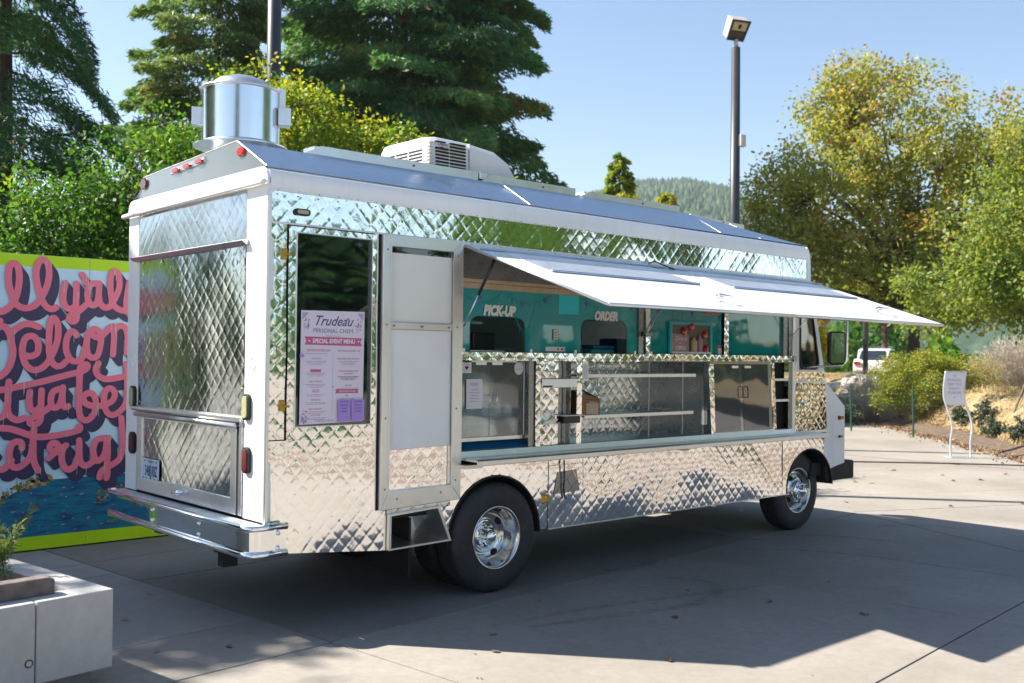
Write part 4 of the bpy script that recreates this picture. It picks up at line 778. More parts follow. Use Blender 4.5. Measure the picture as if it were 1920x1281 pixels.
for i in range(len(SL)-1):
    TL = TLl if SL[i+1] <= .24 else TLr
    for j in range(len(TL)-1):
        q = [(SL[i]+gp, TL[j]+gp), (SL[i+1]-gp, TL[j]+gp), (SL[i+1]-gp, TL[j+1]-gp), (SL[i]+gp, TL[j+1]-gp)]
        w_ = [(s*e1[0]+t*e2[0], s*e1[1]+t*e2[1]) for s, t in q]; w_ = clip(w_, dn, dc-gp)
        if len(w_) > 2:
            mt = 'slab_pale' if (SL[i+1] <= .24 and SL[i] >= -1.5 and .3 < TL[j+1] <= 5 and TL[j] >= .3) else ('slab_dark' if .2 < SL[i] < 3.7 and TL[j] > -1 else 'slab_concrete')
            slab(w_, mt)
th = math.atan2(dv[1], dv[0])-math.pi/2; g1_ = (math.cos(th), math.sin(th)); g2_ = (-g1_[1], g1_[0])
for i in range(-1, 5):
    for j, (t0, t1) in enumerate(((-9, -6.1), (-6.1, -3.7), (-3.7, -1.3), (-1.3, 1.1), (1.1, 3.5), (3.5, 4.7), (4.7, 7.1), (7.1, 9.5), (9.5, 12))):
        base = g1_[0]*7.62+g1_[1]*.39; s0 = base+i*2.9; q = [(s0+gp, t0+gp), (s0+2.9-gp, t0+gp), (s0+2.9-gp, t1-gp), (s0+gp, t1-gp)]
        w_ = [(s*g1_[0]+t*g2_[0], s*g1_[1]+t*g2_[1]) for s, t in q]; w_ = clip(w_, dn, dc+gp, False)
        w_ = clip(w_, (1, 0), 13.9) if len(w_) > 2 else w_
        if len(w_) > 2: slab(w_, 'slab_concrete')
far = MB(); far.box(14.01, 39, -55, 25, -.0115, -.001); far.box(-39, 14.0, -55, -13.9, -.0115, -.001)
far.build('far_paving', 'slab_concrete', pz)
def scuff(pts, w0, k):
    pts = cr_(pts); m_ = MB(); n = len(pts); L1 = []
    for i, p in enumerate(pts):
        a, b = pts[max(i-1, 0)], pts[min(i+1, n-1)]; d = Vector((b[0]-a[0], b[1]-a[1])).normalized(); w_ = w0*math.sin(math.pi*(i+.5)/n)**.4; L1 += [(p[0]-d.y*w_, p[1]+d.x*w_, .0035+k*.0007), (p[0]+d.y*w_, p[1]-d.x*w_, .0035+k*.0007)]
    m_.add(L1, [(2*i, 2*i+2, 2*i+3, 2*i+1) for i in range(n-1)]); m_.build('tyre_scuff', 'scuff_stain', pz)
def cr_(pts, m=8):
    out = []; P_2 = [pts[0]]+list(pts)+[pts[-1]]
    for i in range(1, len(P_2)-2):
        for t in np.linspace(0, 1, m, endpoint=False): a, b, c, d = [np.array(P_2[i+o], float) for o in (-1, 0, 1, 2)]; out.append(tuple(.5*((2*b)+(-a+c)*t+(2*a-5*b+4*c-d)*t*t+(-a+3*b-3*c+d)*t**3)))
    return out+[tuple(pts[-1])]
scuff([(1.35, -.85), (1.9, -1.0), (2.4, -1.12), (2.85, -1.15), (3.2, -1.0), (3.35, -.75), (3.2, -.45)], .05, 0); scuff([(1.2, -.7), (2.0, -.78), (2.8, -.95), (3.6, -1.15)], .035, 1); scuff([(5.6, .1), (6.0, -.4), (6.2, -1.0)], .05, 2); scuff([(4.6, -.1), (5.1, -.6), (5.3, -1.2), (5.35, -1.9)], .03, 3); scuff([(3.0, .0), (3.4, -.1), (3.7, .05)], .06, 4); scuff([(6.9, -.3), (7.3, -.6), (7.4, -1.1)], .08, 5)
# dry bank beyond the plaza edge
L_ = 130; nn = 150; ss, dd = np.meshgrid(np.linspace(-5, 110, 140), np.concatenate([np.linspace(-.15, 8, 46), np.linspace(8.6, 90, 60)]))
ex, ey = .743, .669; X = 16+ss*ex+dd*.669; Y = 1.8+ss*ey-dd*.743
Z = hgt(X, Y)+.05*np.sin(X*1.3)*np.sin(Y*1.7)*np.clip(dd, 0, 1)+.03*np.sin(X*4.1+Y*3.3)*np.clip(dd, 0, 1)+.012
Z += np.clip((dd-40)/50, 0, 1)*3
idx = np.arange(X.size).reshape(X.shape); q = np.stack([idx[:-1, :-1], idx[1:, :-1], idx[1:, 1:], idx[:-1, 1:]], -1).reshape(-1, 4)
me = bpy.data.meshes.new('dry_bank'); fastmesh(me, np.stack([X.ravel(), Y.ravel(), Z.ravel()], -1), q); me.materials.append(MT['dry_ground'])
me.polygons.foreach_set('use_smooth', np.ones(len(q), bool)); db = bpy.data.objects.new('dry_bank', me); link(db); tag(db, kind='structure')
def bank(s, d): return 16+s*ex+d*.669, 1.8+s*ey-d*.743
mu = MB(); 
sv = np.linspace(-30, 40, 90); 
for k in range(len(sv)-1):
    a = bank(sv[k], -.25+.12*math.sin(sv[k]*2)); b = bank(sv[k+1], -.25+.12*math.sin(sv[k+1]*2)); c = bank(sv[k+1], .42); d = bank(sv[k], .42)
    mu.add([(a[0], a[1], .012), (b[0], b[1], .012), (c[0], c[1], float(hgt(*c))+.03), (d[0], d[1], float(hgt(*d))+.03)], [(0, 3, 2, 1)])
tag(mu.build('mulch_bed', 'mulch'), kind='structure')
g = np.random.default_rng(5)
n = 120000; s_ = g.uniform(-5, 32, n); d_ = .32+g.random(n)**1.35*9; x_, y_ = bank(s_, d_); clump = np.sin(x_*2.1)*np.sin(y_*1.9)+np.sin(x_*.7+1)*np.sin(y_*.9)
k_ = g.random(n) < .45+.35*clump; x_, y_, d_ = x_[k_], y_[k_], d_[k_]; n = len(x_)
hh = g.uniform(.05, .17, n)*(1+.6*(clump[k_] > .5)); Pp = np.stack([x_, y_, hgt(x_, y_)+hh*.4], 1); Dd = np.stack([g.normal(size=n)*.45, g.normal(size=n)*.45, np.ones(n)], 1)
tag(leaves('dry_grass', 'straw', None, Pp, Dd, hh, .016, .5+g.normal(size=n)*.2), kind='stuff')
n = 14000; s_ = g.uniform(-5, 30, n); d_ = g.normal(size=n)*.36+.2; x_, y_ = bank(s_, d_); Pp = np.stack([x_, y_, hgt(x_, y_)*(d_ > 0)+.03+g.random(n)*.03], 1)
tag(leaves('leaf_litter', 'dead_leaf', None, Pp, g.normal(size=(n, 3))*[1, 1, .4], g.uniform(.03, .09, n), .04, g.random(n), up=None), kind='stuff')
# hill far behind
gx, gy = np.meshgrid(np.linspace(-1, 1, 260), np.linspace(0, 1, 70)); 
ang = np.radians(33+gx*52); dist = 430+gy*420
skl = np.degrees(ang); e = np.interp(skl, [-20, 5, 14, 20, 28, 38, 44, 46, 49, 52, 54, 56, 60, 66, 74, 86], [.06, .09, .105, .115, .115, .12, .136, .144, .158, .158, .150, .130, .110, .09, .08, .07])
prof_h = np.sin(np.clip(gy*1.05, 0, 1)*math.pi/2)**.9*e*(430+420*.95)
rr_ = g.random(gx.shape)
HX = -3+np.sin(ang)*dist; HY = -5.6+np.cos(ang)*dist; HZ = prof_h+(gy > .02)*(2.2*np.sin(ang*300)*np.sin(dist*.11)+5*np.sin(ang*61+dist*.01)*np.sin(dist*.02)+rr_*3.4)-1
idx = np.arange(HX.size).reshape(HX.shape); q = np.stack([idx[:-1, :-1], idx[1:, :-1], idx[1:, 1:], idx[:-1, 1:]], -1).reshape(-1, 4)
me = bpy.data.meshes.new('wooded_hill'); fastmesh(me, np.stack([HX.ravel(), HY.ravel(), HZ.ravel()], -1), q); me.materials.append(MT['forest_hill']); hl_ = bpy.data.objects.new('wooded_hill', me); link(hl_); tag(hl_, kind='structure')
# trees of the hill: thousands of small cones, one mass
n = 26000; a_ = np.radians(33+g.uniform(-.62, .62, n)*52); f_ = g.random(n)**.7; ds = 430+f_*420; e_ = np.interp(np.degrees(a_), [-20, 5, 14, 20, 28, 38, 44, 46, 49, 52, 54, 56, 60, 66, 74, 86], [.06, .09, .105, .115, .115, .12, .136, .144, .158, .158, .150, .130, .110, .09, .08, .07])
zz = np.sin(np.clip(f_*1.05, 0, 1)*math.pi/2)**.9*e_*(430+420*.95); cx_ = -3+np.sin(a_)*ds; cy_ = -5.6+np.cos(a_)*ds; hh = g.uniform(3.5, 9, n); rad = hh*g.uniform(.28, .55, n)
co = []; 
for kx in range(5):
    t = 2*math.pi*kx/5; co.append(np.stack([cx_+rad*math.cos(t), cy_+rad*math.sin(t), zz-1.0], 1))
co.append(np.stack([cx_, cy_, zz+hh], 1)); CO = np.stack(co, 1).reshape(-1, 3); b_ = np.arange(n)[:, None]*6
q = np.concatenate([b_+np.array([[kx, (kx+1) % 5, 5]]) for kx in range(5)]); me = bpy.data.meshes.new('hill_forest'); fastmesh(me, CO, q)
leafmat('hill_tree', [(0, (.012, .035, .022)), (.5, (.03, .065, .035)), (.85, (.075, .105, .045)), (1, (.14, .13, .07))], .0)
me.materials.append(MT['hill_tree']); at_ = me.attributes.new('tint', 'FLOAT', 'FACE'); tn = np.clip(.4+g.normal(size=n)*.2, 0, 1); at_.data.foreach_set('value', np.tile(tn, 5).astype(np.float32))
hf = bpy.data.objects.new('hill_forest', me); link(hf); tag(hf, kind='stuff')
# haze: closed box of thin even air around everything
m = bpy.data.materials.new('haze_air'); m.use_nodes = True; m.node_tree.nodes.clear(); pv = m.node_tree.nodes.new('ShaderNodeVolumePrincipled'); pv.inputs['Color'].default_value = (.86, .93, 1, 1); pv.inputs['Density'].default_value = .0002; pv.inputs['Anisotropy'].default_value = .2
mo = m.node_tree.nodes.new('ShaderNodeOutputMaterial'); m.node_tree.links.new(pv.outputs[0], mo.inputs['Volume']); MT['haze_air'] = m
hz = MB().box(-1600, 1600, -1600, 1600, -1.6, 190).build('haze', 'haze_air'); tag(hz, kind='stuff')
# ---------------------------------------------------------------- trees
conifer('redwood_tree', 'tall redwood with bare trunk and drooping sprays at the left edge of the view', 'tree', (2.15, 13.2, 0), 13, 2.2, 2.5, 'redwood_leaf', nb=74, per=2300, seed=4, droop=.75, top=.5, trunk_r=.17, blade=(.15, .028), tint=.38)
conifer('redwood_tree', 'lighter green redwood right behind the exhaust stack, between the two lamp and maple-like trees', 'tree', (10.8, 23.0, 0), 15.5, 3.0, 4.0, 'redwood_light_leaf', nb=130, per=1300, seed=9, droop=.15, top=.35, trunk_r=.16, blade=(.22, .06), tint=.40)
conifer('redwood_tree', 'big dense dark redwood rising behind the white rooftop air conditioner', 'tree', (16.9, 22.0, 0), 18.5, 2.2, 5.9, 'redwood_leaf', nb=210, per=1500, seed=21, droop=.28, top=.62, trunk_r=.24, blade=(.28, .075), tint=.45, prof=lambda u: 1.0-.22*u-.35*max(0, u-.7))
conifer('dawn_redwood', 'small yellow-green cone of a tree showing over the truck roof in front of the hill', 'tree', (26.8, 21.2, 0), 9.7, 4.5, 1.9, 'yellow_leaf', nb=60, per=420, seed=5, droop=.5, top=.12, trunk_r=.12, blade=(.26, .12), tint=.35)
conifer('dawn_redwood', 'low yellow tree tip just right of the small cone-shaped tree above the truck roof', 'tree', (29.5, 21.0, 0), 8.45, 4.5, 1.3, 'yellow_leaf', nb=60, per=240, seed=6, droop=.3, top=.2, trunk_r=.1, blade=(.26, .12), tint=.65)
broadleaf('broadleaf_tree', 'loose dark green broadleaf tree left of the exhaust stack, above the mural', 'tree', (2.15, 7.35, 0), [(.2, 0, 3.5, 1.2, 1.2, 1.1), (-.9, .2, 3.2, .8, .8, .8), (.2, -.3, 2.9, 1.2, 1.0, .9), (-1.2, .6, 2.7, .9, .8, .7), (1.1, .3, 3.4, .9, .8, 1.2), (.7, .2, 4.5, .7, .7, .6)], 'broad_leaf', n_cl=420, per=66, leaf=.074, cl_r=.22, seed=3, trunk=(.09, 2.0), tint=.30, shell=.3)
broadleaf('broadleaf_tree', 'bright yellow-green leafy tree between the exhaust stack and the air conditioner', 'tree', (4.6, 6.2, 0), [(-.5, .4, 4.5, .9, .8, .9), (.3, -.1, 4.2, .9, .8, .8), (-1.0, .9, 4.9, .7, .6, .7), (1.1, -.9, 3.9, .9, .7, .6)], 'yellow_leaf', n_cl=290, per=66, leaf=.074, cl_r=.22, seed=8, trunk=(.07, 2.0), tint=.38, shell=.3)
broadleaf('maple_tree', 'large yellow-green maple standing right of the tall lamp post', 'tree', (28.6, 10.1, .55), [(-.4, .55, 6.6, 2.0, 2.0, 2.0), (-1.4, 1.4, 5.2, 2.3, 1.9, 1.6), (1.1, -.8, 5.0, 2.2, 1.8, 1.6), (-2.4, 2.1, 3.6, 1.6, 1.4, 1.3), (0, 0, 3.6, 2.8, 2.4, 1.3), (1.8, -1.5, 3.4, 1.6, 1.3, 1.3), (-.8, 1.0, 8.0, 1.0, .9, .8), (-2.5, 2.5, 5.2, .8, .8, .8), (-1.5, 1.4, 7.3, .9, .9, .8), (-3.0, 3.0, 2.6, .9, .9, .8), (1.7, -1.5, 6.3, 1.4, 1.3, 1.3), (2.5, -2.3, 4.8, 1.4, 1.4, 1.3)], 'maple_leaf', n_cl=1150, per=62, leaf=.115, cl_r=.36, seed=12, trunk=(.15, 2.6), tint=.68, shell=.35, limbs=26).scale = (1.27, 1.27, 1.27)
broadleaf('maple_tree', 'dark green tree at the right edge of the view behind the grey dry bush', 'tree', (21.4, 3.2, .9), [(0, 0, 5.2, 1.6, 1.6, 1.5), (.6, -1.2, 4.2, 1.9, 1.8, 1.6), (-.9, .7, 3.6, 1.5, 1.4, 1.2), (0, -.2, 2.6, 2.2, 2.0, 1.2), (-1.3, 1.6, 2.4, 1.5, 1.4, 1.0), (1.0, -2.5, 3.2, 2, 2, 1.8)], 'maple_leaf', n_cl=700, per=66, leaf=.12, cl_r=.36, seed=31, trunk=(.18, 2.0), tint=.44, shell=.35)
broadleaf('broadleaf_tree', 'small golden yellow tree seen through the gap behind the wing mirror', 'tree', (36.5, 19.6, .5), [(0, 0, 2.9, 1.5, 1.3, 1.3), (.6, -.6, 2.0, 1.0, 1.0, .9), (-1.2, 1.0, 3.2, 1.0, .9, .9)], 'yellow_leaf', n_cl=130, per=45, leaf=.24, cl_r=.4, seed=40, trunk=(.10, 1.9), tint=.85, shell=.2)
broadleaf('broadleaf_tree', 'green tree on a dark trunk just above the parked cars', 'tree', (45.5, 20.0, .6), [(0, 0, 5.2, 3.0, 3.0, 1.7), (2.5, -3, 4.6, 2.5, 2.5, 1.7)], 'bush_leaf', n_cl=260, per=50, leaf=.26, cl_r=.55, seed=41, trunk=(.16, 3.4), tint=.42, shell=.2)
broadleaf('broadleaf_tree', 'leafy tree whose crown is hidden behind the truck roof', 'tree', (16.5, 15.5, 0), [(0, 0, 3.6, 2.4, 2.0, 1.4), (2.4, -1.2, 3.2, 1.8, 1.6, 1.1)], 'broad_leaf', n_cl=240, per=40, leaf=.2, cl_r=.45, seed=42, trunk=(.15, 2.0), tint=.4, shell=.2)
broadleaf('broadleaf_tree', 'dense broad tree left of the view that shades the paving before the mural', 'tree', (-6.4, 10.2, 0), [(0, 0, 8.0, 2.7, 2.7, 2.9), (-1.5, 0, 6.5, 2, 2, 2)], 'broad_leaf', n_cl=950, per=60, leaf=.24, cl_r=.42, seed=44, trunk=(.2, 5.2), tint=.4, shell=.1)
# thicket far back, one mass
n = 60000; a_ = np.radians(g.uniform(8, 76, n)); ds = g.uniform(62, 90, n); hv = 3.0+1.6*np.sin(a_*31)+1.1*np.sin(a_*83+1)+.6*np.sin(a_*190); zz = g.random(n)**.8*hv+.3
Pp = np.stack([-3+np.sin(a_)*ds, -5.6+np.cos(a_)*ds, zz], 1); tag(leaves('distant_thicket', 'broad_leaf', None, Pp, g.normal(size=(n, 3)), g.uniform(.3, .7, n), .35, .25+.4*np.sin(a_*57)*.5+g.normal(size=n)*.15), kind='stuff')
n = 60000; a_ = np.radians(g.uniform(95, 265, n)); ds = g.uniform(48, 70, n); hv = 2.2+.8*np.sin(a_*31)+1.1*np.sin(a_*83+1)+.6*np.sin(a_*190); zz = g.random(n)**.8*hv+.1
Pp = np.stack([-3+np.sin(a_)*ds, -5.6+np.cos(a_)*ds, zz], 1); tag(leaves('distant_thicket', 'dark_leaf', None, Pp, g.normal(size=(n, 3)), g.uniform(.4, .9, n), .45, .35+.4*np.sin(a_*57)*.5+g.normal(size=n)*.15), kind='stuff')  # unseen thicket behind the camera, added to darken the mirrored horizon
# bushes
def bush(name, label, x, y, lobes, mat, **k):
    return broadleaf(name, label, 'bush', (x, y, float(hgt(np.array(x), np.array(y)))), lobes, mat, trunk=(0, 0), **k)
bush('bush', 'big yellow-green bush on the dry bank beside the white notice stand', 22.2, 6.6, [(0, 0, .85, .9, .9, .75), (-.5, .5, .95, .6, .6, .6), (.4, -.3, 1.25, .6, .55, .45), (.7, -.6, .7, .6, .55, .6), (0, .1, 1.5, .4, .35, .3), (-.6, .7, .5, .4, .4, .4)], 'bush_leaf', n_cl=380, per=70, leaf=.065, cl_r=.16, seed=50, tint=.5, shell=.3, asp=.4)
bush('bush', 'olive brown dry bush joining the big green bush on its right', 23.4, 5.5, [(0, 0, .5, .8, .7, .5), (.8, -.6, .5, .7, .6, .5)], 'bush_leaf', n_cl=160, per=60, leaf=.06, cl_r=.16, seed=51, tint=.95, shell=.3, asp=.3)
def twigbush(label, x, y, R, H, n, seed):
    gg = np.random.default_rng(seed); z0 = float(hgt(np.array(x), np.array(y))); r = empty('dry_bush', (x, y, z0), label, 'bush', 'grey dry bushes'); d = gg.normal(size=(n, 3))*[.55, .55, .3]+[0, 0, .9]; d /= np.linalg.norm(d, axis=1, keepdims=True)
    t = gg.random(n)[:, None]; p = d*t*np.array([R, R, H])*1.25+gg.normal(size=(n, 3))*.05; p[:, 2] = np.abs(p[:, 2]); leaves('twigs', 'grey_twig', r, p, d+gg.normal(size=(n, 3))*.35, gg.uniform(.06, .2, n), .010, .3+.5*t[:, 0]+gg.normal(size=n)*.12); return r
twigbush('pale grey twiggy bush left of the big yellow-green bush, in front of the parked cars', 23.0, 8.5, 1.0, 1.25, 9000, 1); twigbush('pale grey dry bush near the right edge below the dark tree', 23.2, 4.6, 1.2, 1.15, 15000, 2); twigbush('low grey dry bush right at the view edge', 21.4, 2.6, .9, .8, 8000, 3)
bush('sage_bush', 'dark sage bush at the plaza edge just ahead of the truck nose', 21.6, 8.7, [(0, 0, .3, 1.0, .7, .38), (1.2, .9, .3, .9, .7, .35), (2.4, 1.7, .3, .9, .7, .4)], 'sage_leaf', n_cl=190, per=60, leaf=.07, cl_r=.14, seed=60, tint=.4, shell=.2, asp=.3)
for k, (s0, d0, lb) in enumerate(((3.9, .7, 'small leafy plant growing left of the second green stake'), (2.55, .45, 'rounded dark plant growing right of the second green stake'), (1.3, .5, 'spiky dark plant seen between the legs of the notice stand'), (-.9, .6, 'low green shrub right of the notice stand'), (-1.9, .8, 'green shrub in front of the wooden posts'), (5.0, .6, 'sparse weed right of the first green stake'))):
    x, y = bank(s0, d0); bush('border_plant', lb, x, y, [(0, 0, .16, .26+.05*(k % 3), .26, .2), (.05, .1, .3, .15, .15, .14)], 'sage_leaf', n_cl=26, per=45, leaf=.07, cl_r=.08, seed=70+k, tint=.45+.1*(k % 2), shell=.2, asp=.5)
# fallen pale rock slope
rk = MB(); gg = random.Random(3)
for k in range(30):
    x, y = bank(18.0+gg.uniform(-1.2, 4.5), .9+gg.uniform(-.4, 1.4)); z = float(hgt(x, y)); s = gg.uniform(.15, .45)
    v = [(x+s*math.cos(a)*gg.uniform(.7, 1.1), y+s*math.sin(a)*gg.uniform(.7, 1.1), z-.1) for a in np.linspace(0, 6.28, 7)[:-1]]+[(x+s*.6*math.cos(a), y+s*.6*math.sin(a), z+s*gg.uniform(.35, .7)) for a in np.linspace(.3, 6.58, 7)[:-1]]
    rk.add(v, [(i, (i+1) % 6, 6+(i+1) % 6, 6+i) for i in range(6)]+[tuple(range(6, 12))])
tag(rk.build('rock_slope', 'pale_rock', bevel=.02), kind='stuff')
# ---------------------------------------------------------------- small things of the place
def lamp_post(label, x, y, H, head):
    r = empty('street_lamp', (x, y, 0), label, 'street lamp'); MB().tube([(0, 0, 0), (0, 0, H)], [.115, .085], 20).build('pole', 'lamp_post_paint', r, smooth=True); MB().lathe([(.12, .0), (.18, .0), (.18, .03), (.12, .05)], (0, 0, 0), 'z', 20).build('base_plate', 'lamp_post_paint', r)
    if head:
        bx('control_box', 'lamp_head_paint', r, -.02, .14, -.16, -.06, H-1.95, H-1.72, bevel=.01)
        MB().tube([(0, 0, H), (0, 0, H+.16)], .045, 8).build('neck', 'lamp_head_paint', r, smooth=True)
        hd = bpy.data.objects.new('lamp_head', None); link(hd, r); hd.location = (0, 0, H+.38); hd.rotation_euler = (math.radians(38), 0, math.radians(-22))
        MB().prism([(-.17, -.20), (.17, -.20), (.20, .20), (-.20, .20)], 'y', -.10, .14).build('housing', 'lamp_head_paint', hd, recalc=True, bevel=.02)
        MB().ring([(-.185, -.205), (.185, -.205), (.205, .205), (-.205, .205)], [(-.15, -.17), (.15, -.17), (.165, .17), (-.165, .17)], 'y', -.125, -.09).build('housing_frame', 'black_plastic', hd, recalc=True)
        bx('lamp_pane', 'lamp_glass', hd, -.155, .155, -.112, -.104, .0, .165); bx('lamp_pane', 'black_plastic', hd, -.155, .155, -.112, -.104, -.165, -.003); MB().prism(ell(.0, .08, .035, .05), 'y', -.116, -.112).build('bulb', 'underbody_black', hd, recalc=True)
    else:
        bx('control_box', 'lamp_head_paint', r, -.16, -.06, -.10, .02, 2.9, 3.1, bevel=.01)
    return r
lamp_post('dark lamp post with tilted square floodlight standing behind the front of the truck', 13.50, 6.25, 7.82, True)
lamp_post('dark lamp post directly behind the exhaust stack, running out of the top of the view', 3.95, 7.15, 9.5, False)
r = empty('dark_pole', (38.7, 17.3, .6), 'thin black pole standing in front of the parked cars', 'pole'); MB().tube([(0, 0, 0), (0, 0, 3.6)], .12, 8).build('pole', 'lamp_post_paint', r)
# notice stand: two bowed tubes, a panel and a base plate
ns = empty('notice_stand', (15.24, 2.58, 0), 'white notice stand with two curved silver legs on the plaza, handwritten sheet in its frame', 'sign', rz=math.radians(-42))
prf = [(0.0, .02), (.0, .30), (.03, .52), (.0, .70), (-.09, .93), (-.14, 1.12), (-.13, 1.35), (-.10, 1.54)]
def cr(pts, m=6):
    out = []
    P_2 = [pts[0]]+pts+[pts[-1]]
    for i in range(1, len(P_2)-2):
        for t in np.linspace(0, 1, m, endpoint=False):
            a, b, c, d = [np.array(P_2[i+o], float) for o in (-1, 0, 1, 2)]; out.append(tuple(.5*((2*b)+(-a+c)*t+(2*a-5*b+4*c-d)*t*t+(-a+3*b-3*c+d)*t**3)))
    return out+[tuple(pts[-1])]
c_ = cr(prf)
for s in (-.18, .18): MB().tube([(s+p*.9, 0, z) for p, z in c_], .019, 8).build('leg', 'sign_frame', ns, smooth=True)
pn = MB(); pp = [(p, z) for p, z in c_ if z > .95]; n_ = len(pp)
pn.add([(-.17+p*.9, -.012, z) for p, z in pp]+[(.17+p*.9, -.012, z) for p, z in pp], [(i, n_+i, n_+i+1, i+1) for i in range(n_-1)]); pn.build('notice_sheet', 'sign_paper', ns)
bx('cross_bar', 'sign_frame', ns, -.27, .09, -.012, .012, .94, .965); bx('cross_bar', 'sign_frame', ns, -.27, .09, -.012, .012, 1.525, 1.55); bx('base_plate', 'sign_frame', ns, -.24, .24, -.16, .16, .0, .018, bevel=.004)
for k, tx in enumerate(('TO', 'PATRONS,', 'MEET THE', 'MIGHTY', 'MUSEUM!', ':)')): text(tx, .062, Vector((-.12, -.016, 1.44-k*.075)), SIDE, 'ink_lilac', ns, shear=.1, sx=.9)
# stakes and wooden posts
def stake(label, x, y, h, wob=0):
    z = float(hgt(np.array(x), np.array(y))); r = MB().tube([(x, y, z-.1), (x+wob, y, z+h)], .022, 6).build('fence_stake', 'post_green'); tag(r, label, 'stake', 'green wire fence stakes')
stake('green metal stake nearest the truck nose on the dry bank', 19.9, 7.35, 1.05, -.04); stake('green metal stake in front of the big yellow-green bush', 19.15, 5.4, 1.15, -.03)
tag(MB().tube([(18.95, 2.85, .5), (18.98, 2.80, 1.30)], .035, 7).build('wooden_post', 'old_wood'), 'upright grey wooden post at the right edge of the dry bank', 'post'); tag(MB().tube([(18.85, 3.12, .6), (18.97, 2.92, 1.26)], .022, 7).build('wooden_brace', 'old_wood'), 'slanted grey wooden brace leaning against the upright post', 'post')
fw = MB()
for z in (.35, .6, .85, 1.05): fw.tube([(23.5, 11.0, z+.55), (19.9, 7.35, z+.28), (19.15, 5.4, z+.4), (18.97, 2.85, z+.35)], .0014, 3)
tag(fw.build('fence_wire', 'post_green'), 'thin wire strung between the green stakes and the wooden post', 'wire')
tag(MB().tube([(11.2, 4.15, .008), (12.85, 3.29, .008), (13.9, 2.2, .008), (14.64, 1.25, .008), (16, -.5, .008)], .014, 6).build('ground_cable', 'hose_black', smooth=True), 'black cable lying straight across the sunny paving beyond the truck nose', 'cable')
# parked cars
def car(label, x, y, rz, body, z0):
    r = empty('parked_car', (x, y, z0), label, 'car', rz=rz)
    bd = MB().prism([(-2.2, .35), (-2.15, .85), (-1.9, .98), (-1.2, 1.02), (1.3, 1.0), (2.1, .85), (2.25, .6), (2.25, .35)], 'y', -.85, .85).build('body', body, r, recalc=True, bevel=.08)
    MB().prism([(-2.0, .98), (-1.5, 1.42), (-.9, 1.5), (.3, 1.47), (1.25, 1.0)], 'y', -.72, .72).build('roof', body, r, recalc=True, bevel=.06)
    MB().prism([(-1.95, 1.02), (-1.52, 1.38), (.25, 1.40), (1.1, 1.02)], 'y', -.735, .735).build('side_window', 'car_glass', r, recalc=True); MB().add([(-2.05, -.6, 1.0), (-2.05, .6, 1.0), (-1.6, .55, 1.39), (-1.6, -.55, 1.39)], [(0, 3, 2, 1)]).build('rear_window', 'car_glass', r)
    for a in (-1.4, 1.4):
        for b in (-.86, .70): w__ = MB().lathe([(.0, b), (.18, b), (.3, b), (.32, b+.03), (.32, b+.16)], (a, 0, .32), 'y', 20).build('wheel', 'tyre_rubber', r)
    for b in (-.66, .66): bx('tail_light', 'red_lens', r, -2.23, -2.14, b-.14, b+.14, .72, .86)
    return r
car('white car parked beyond the dry bank behind the thin black pole', 43.6, 19.3, math.radians(20), 'car_white', .82); car('dark blue car parked just behind the white car', 48.0, 21.6, math.radians(20), 'car_dark', 1.0)
# planter
plr = empty('planter', (-1.03, -.33, 0), 'pale concrete planter block at the lower left corner', 'planter', rz=math.radians(8))
def plank(n_, m_, *c, b=.004): return bx(n_, m_, plr, *c, bevel=b)
for x0, x1 in ((-.395, 0), (-2.4, -.401)): plank('front_block', 'planter_concrete', x0, x1, 0, .16, .10, .5, b=.006)
plank('side_block', 'planter_concrete', -.16, 0, .162, 2.0, .10, .5, b=.006); plank('back_block', 'planter_concrete', -2.4, -.162, 1.84, 2.0, .10, .5)
plank('plinth', 'slab_dark', -2.3, -.08, .06, 1.9, .0, .10); plank('soil', 'mulch', -2.4, -.16, .16, 1.84, .2, .34)
MB().lathe([(.014, -.001), (.019, -.003), (.021, -.001), (.021, .01)], (-.43, 0, .21), 'y', 14).build('tie_hole', 'rubber_seal', plr, smooth=True); MB().lathe([(0, .002), (.014, .002)], (-.43, -.004, .21), 'y', 12).build('tie_plug', 'lamp_head_paint', plr)
tb_ = MB().prism([(-1.6, .0), (-.27, .0), (-.27, .075), (-.30, .088), (-1.6, .088)], 'y', 0, .085).build('timber', 'old_wood', None, recalc=True, bevel=.006); tag(tb_, 'weathered grey timber lying on the planter edge', 'timber'); tb_.location = (-1.03, -.235, .5); tb_.rotation_euler.z = math.radians(6)
jr = empty('juniper_shrub', (-1.70, .42, .34), 'feathery green shrub growing in the concrete planter at the left edge', 'shrub'); gg = np.random.default_rng(77)
Ps, Ds, Ts = [], [], []; stems = MB()
for k in range(70):
    az = gg.uniform(0, 6.28); tl = gg.uniform(.15, .85); L0 = gg.uniform(.22, .50); d = np.array([math.cos(az)*tl, math.sin(az)*tl, 1-.45*tl]); d /= np.linalg.norm(d)
    b0 = np.array([gg.normal()*.12, gg.normal()*.12, 0]); tt = np.linspace(0, 1, 6); pts = b0+d*tt[:, None]*L0+np.array([0, 0, .10])*(tt**2)[:, None]+gg.normal(size=3)*.03*tt[:, None]; stems.tube(pts, [.006, .005, .004, .003, .002, .001], 4, cap=False)
    n = 260; t = gg.random(n)**.7; kk = np.clip(t*5, 0, 4.99).astype(int); p = pts[kk]+(pts[kk+1]-pts[kk])*(t*5-kk)[:, None]; dd_ = d+gg.normal(size=(n, 3))*.6; dd_ /= np.linalg.norm(dd_, axis=1, keepdims=True)
    Ps.append(p+dd_*gg.uniform(.005, .045, n)[:, None]); Ds.append(dd_); Ts.append(.35+.35*t+gg.normal(size=n)*.12)
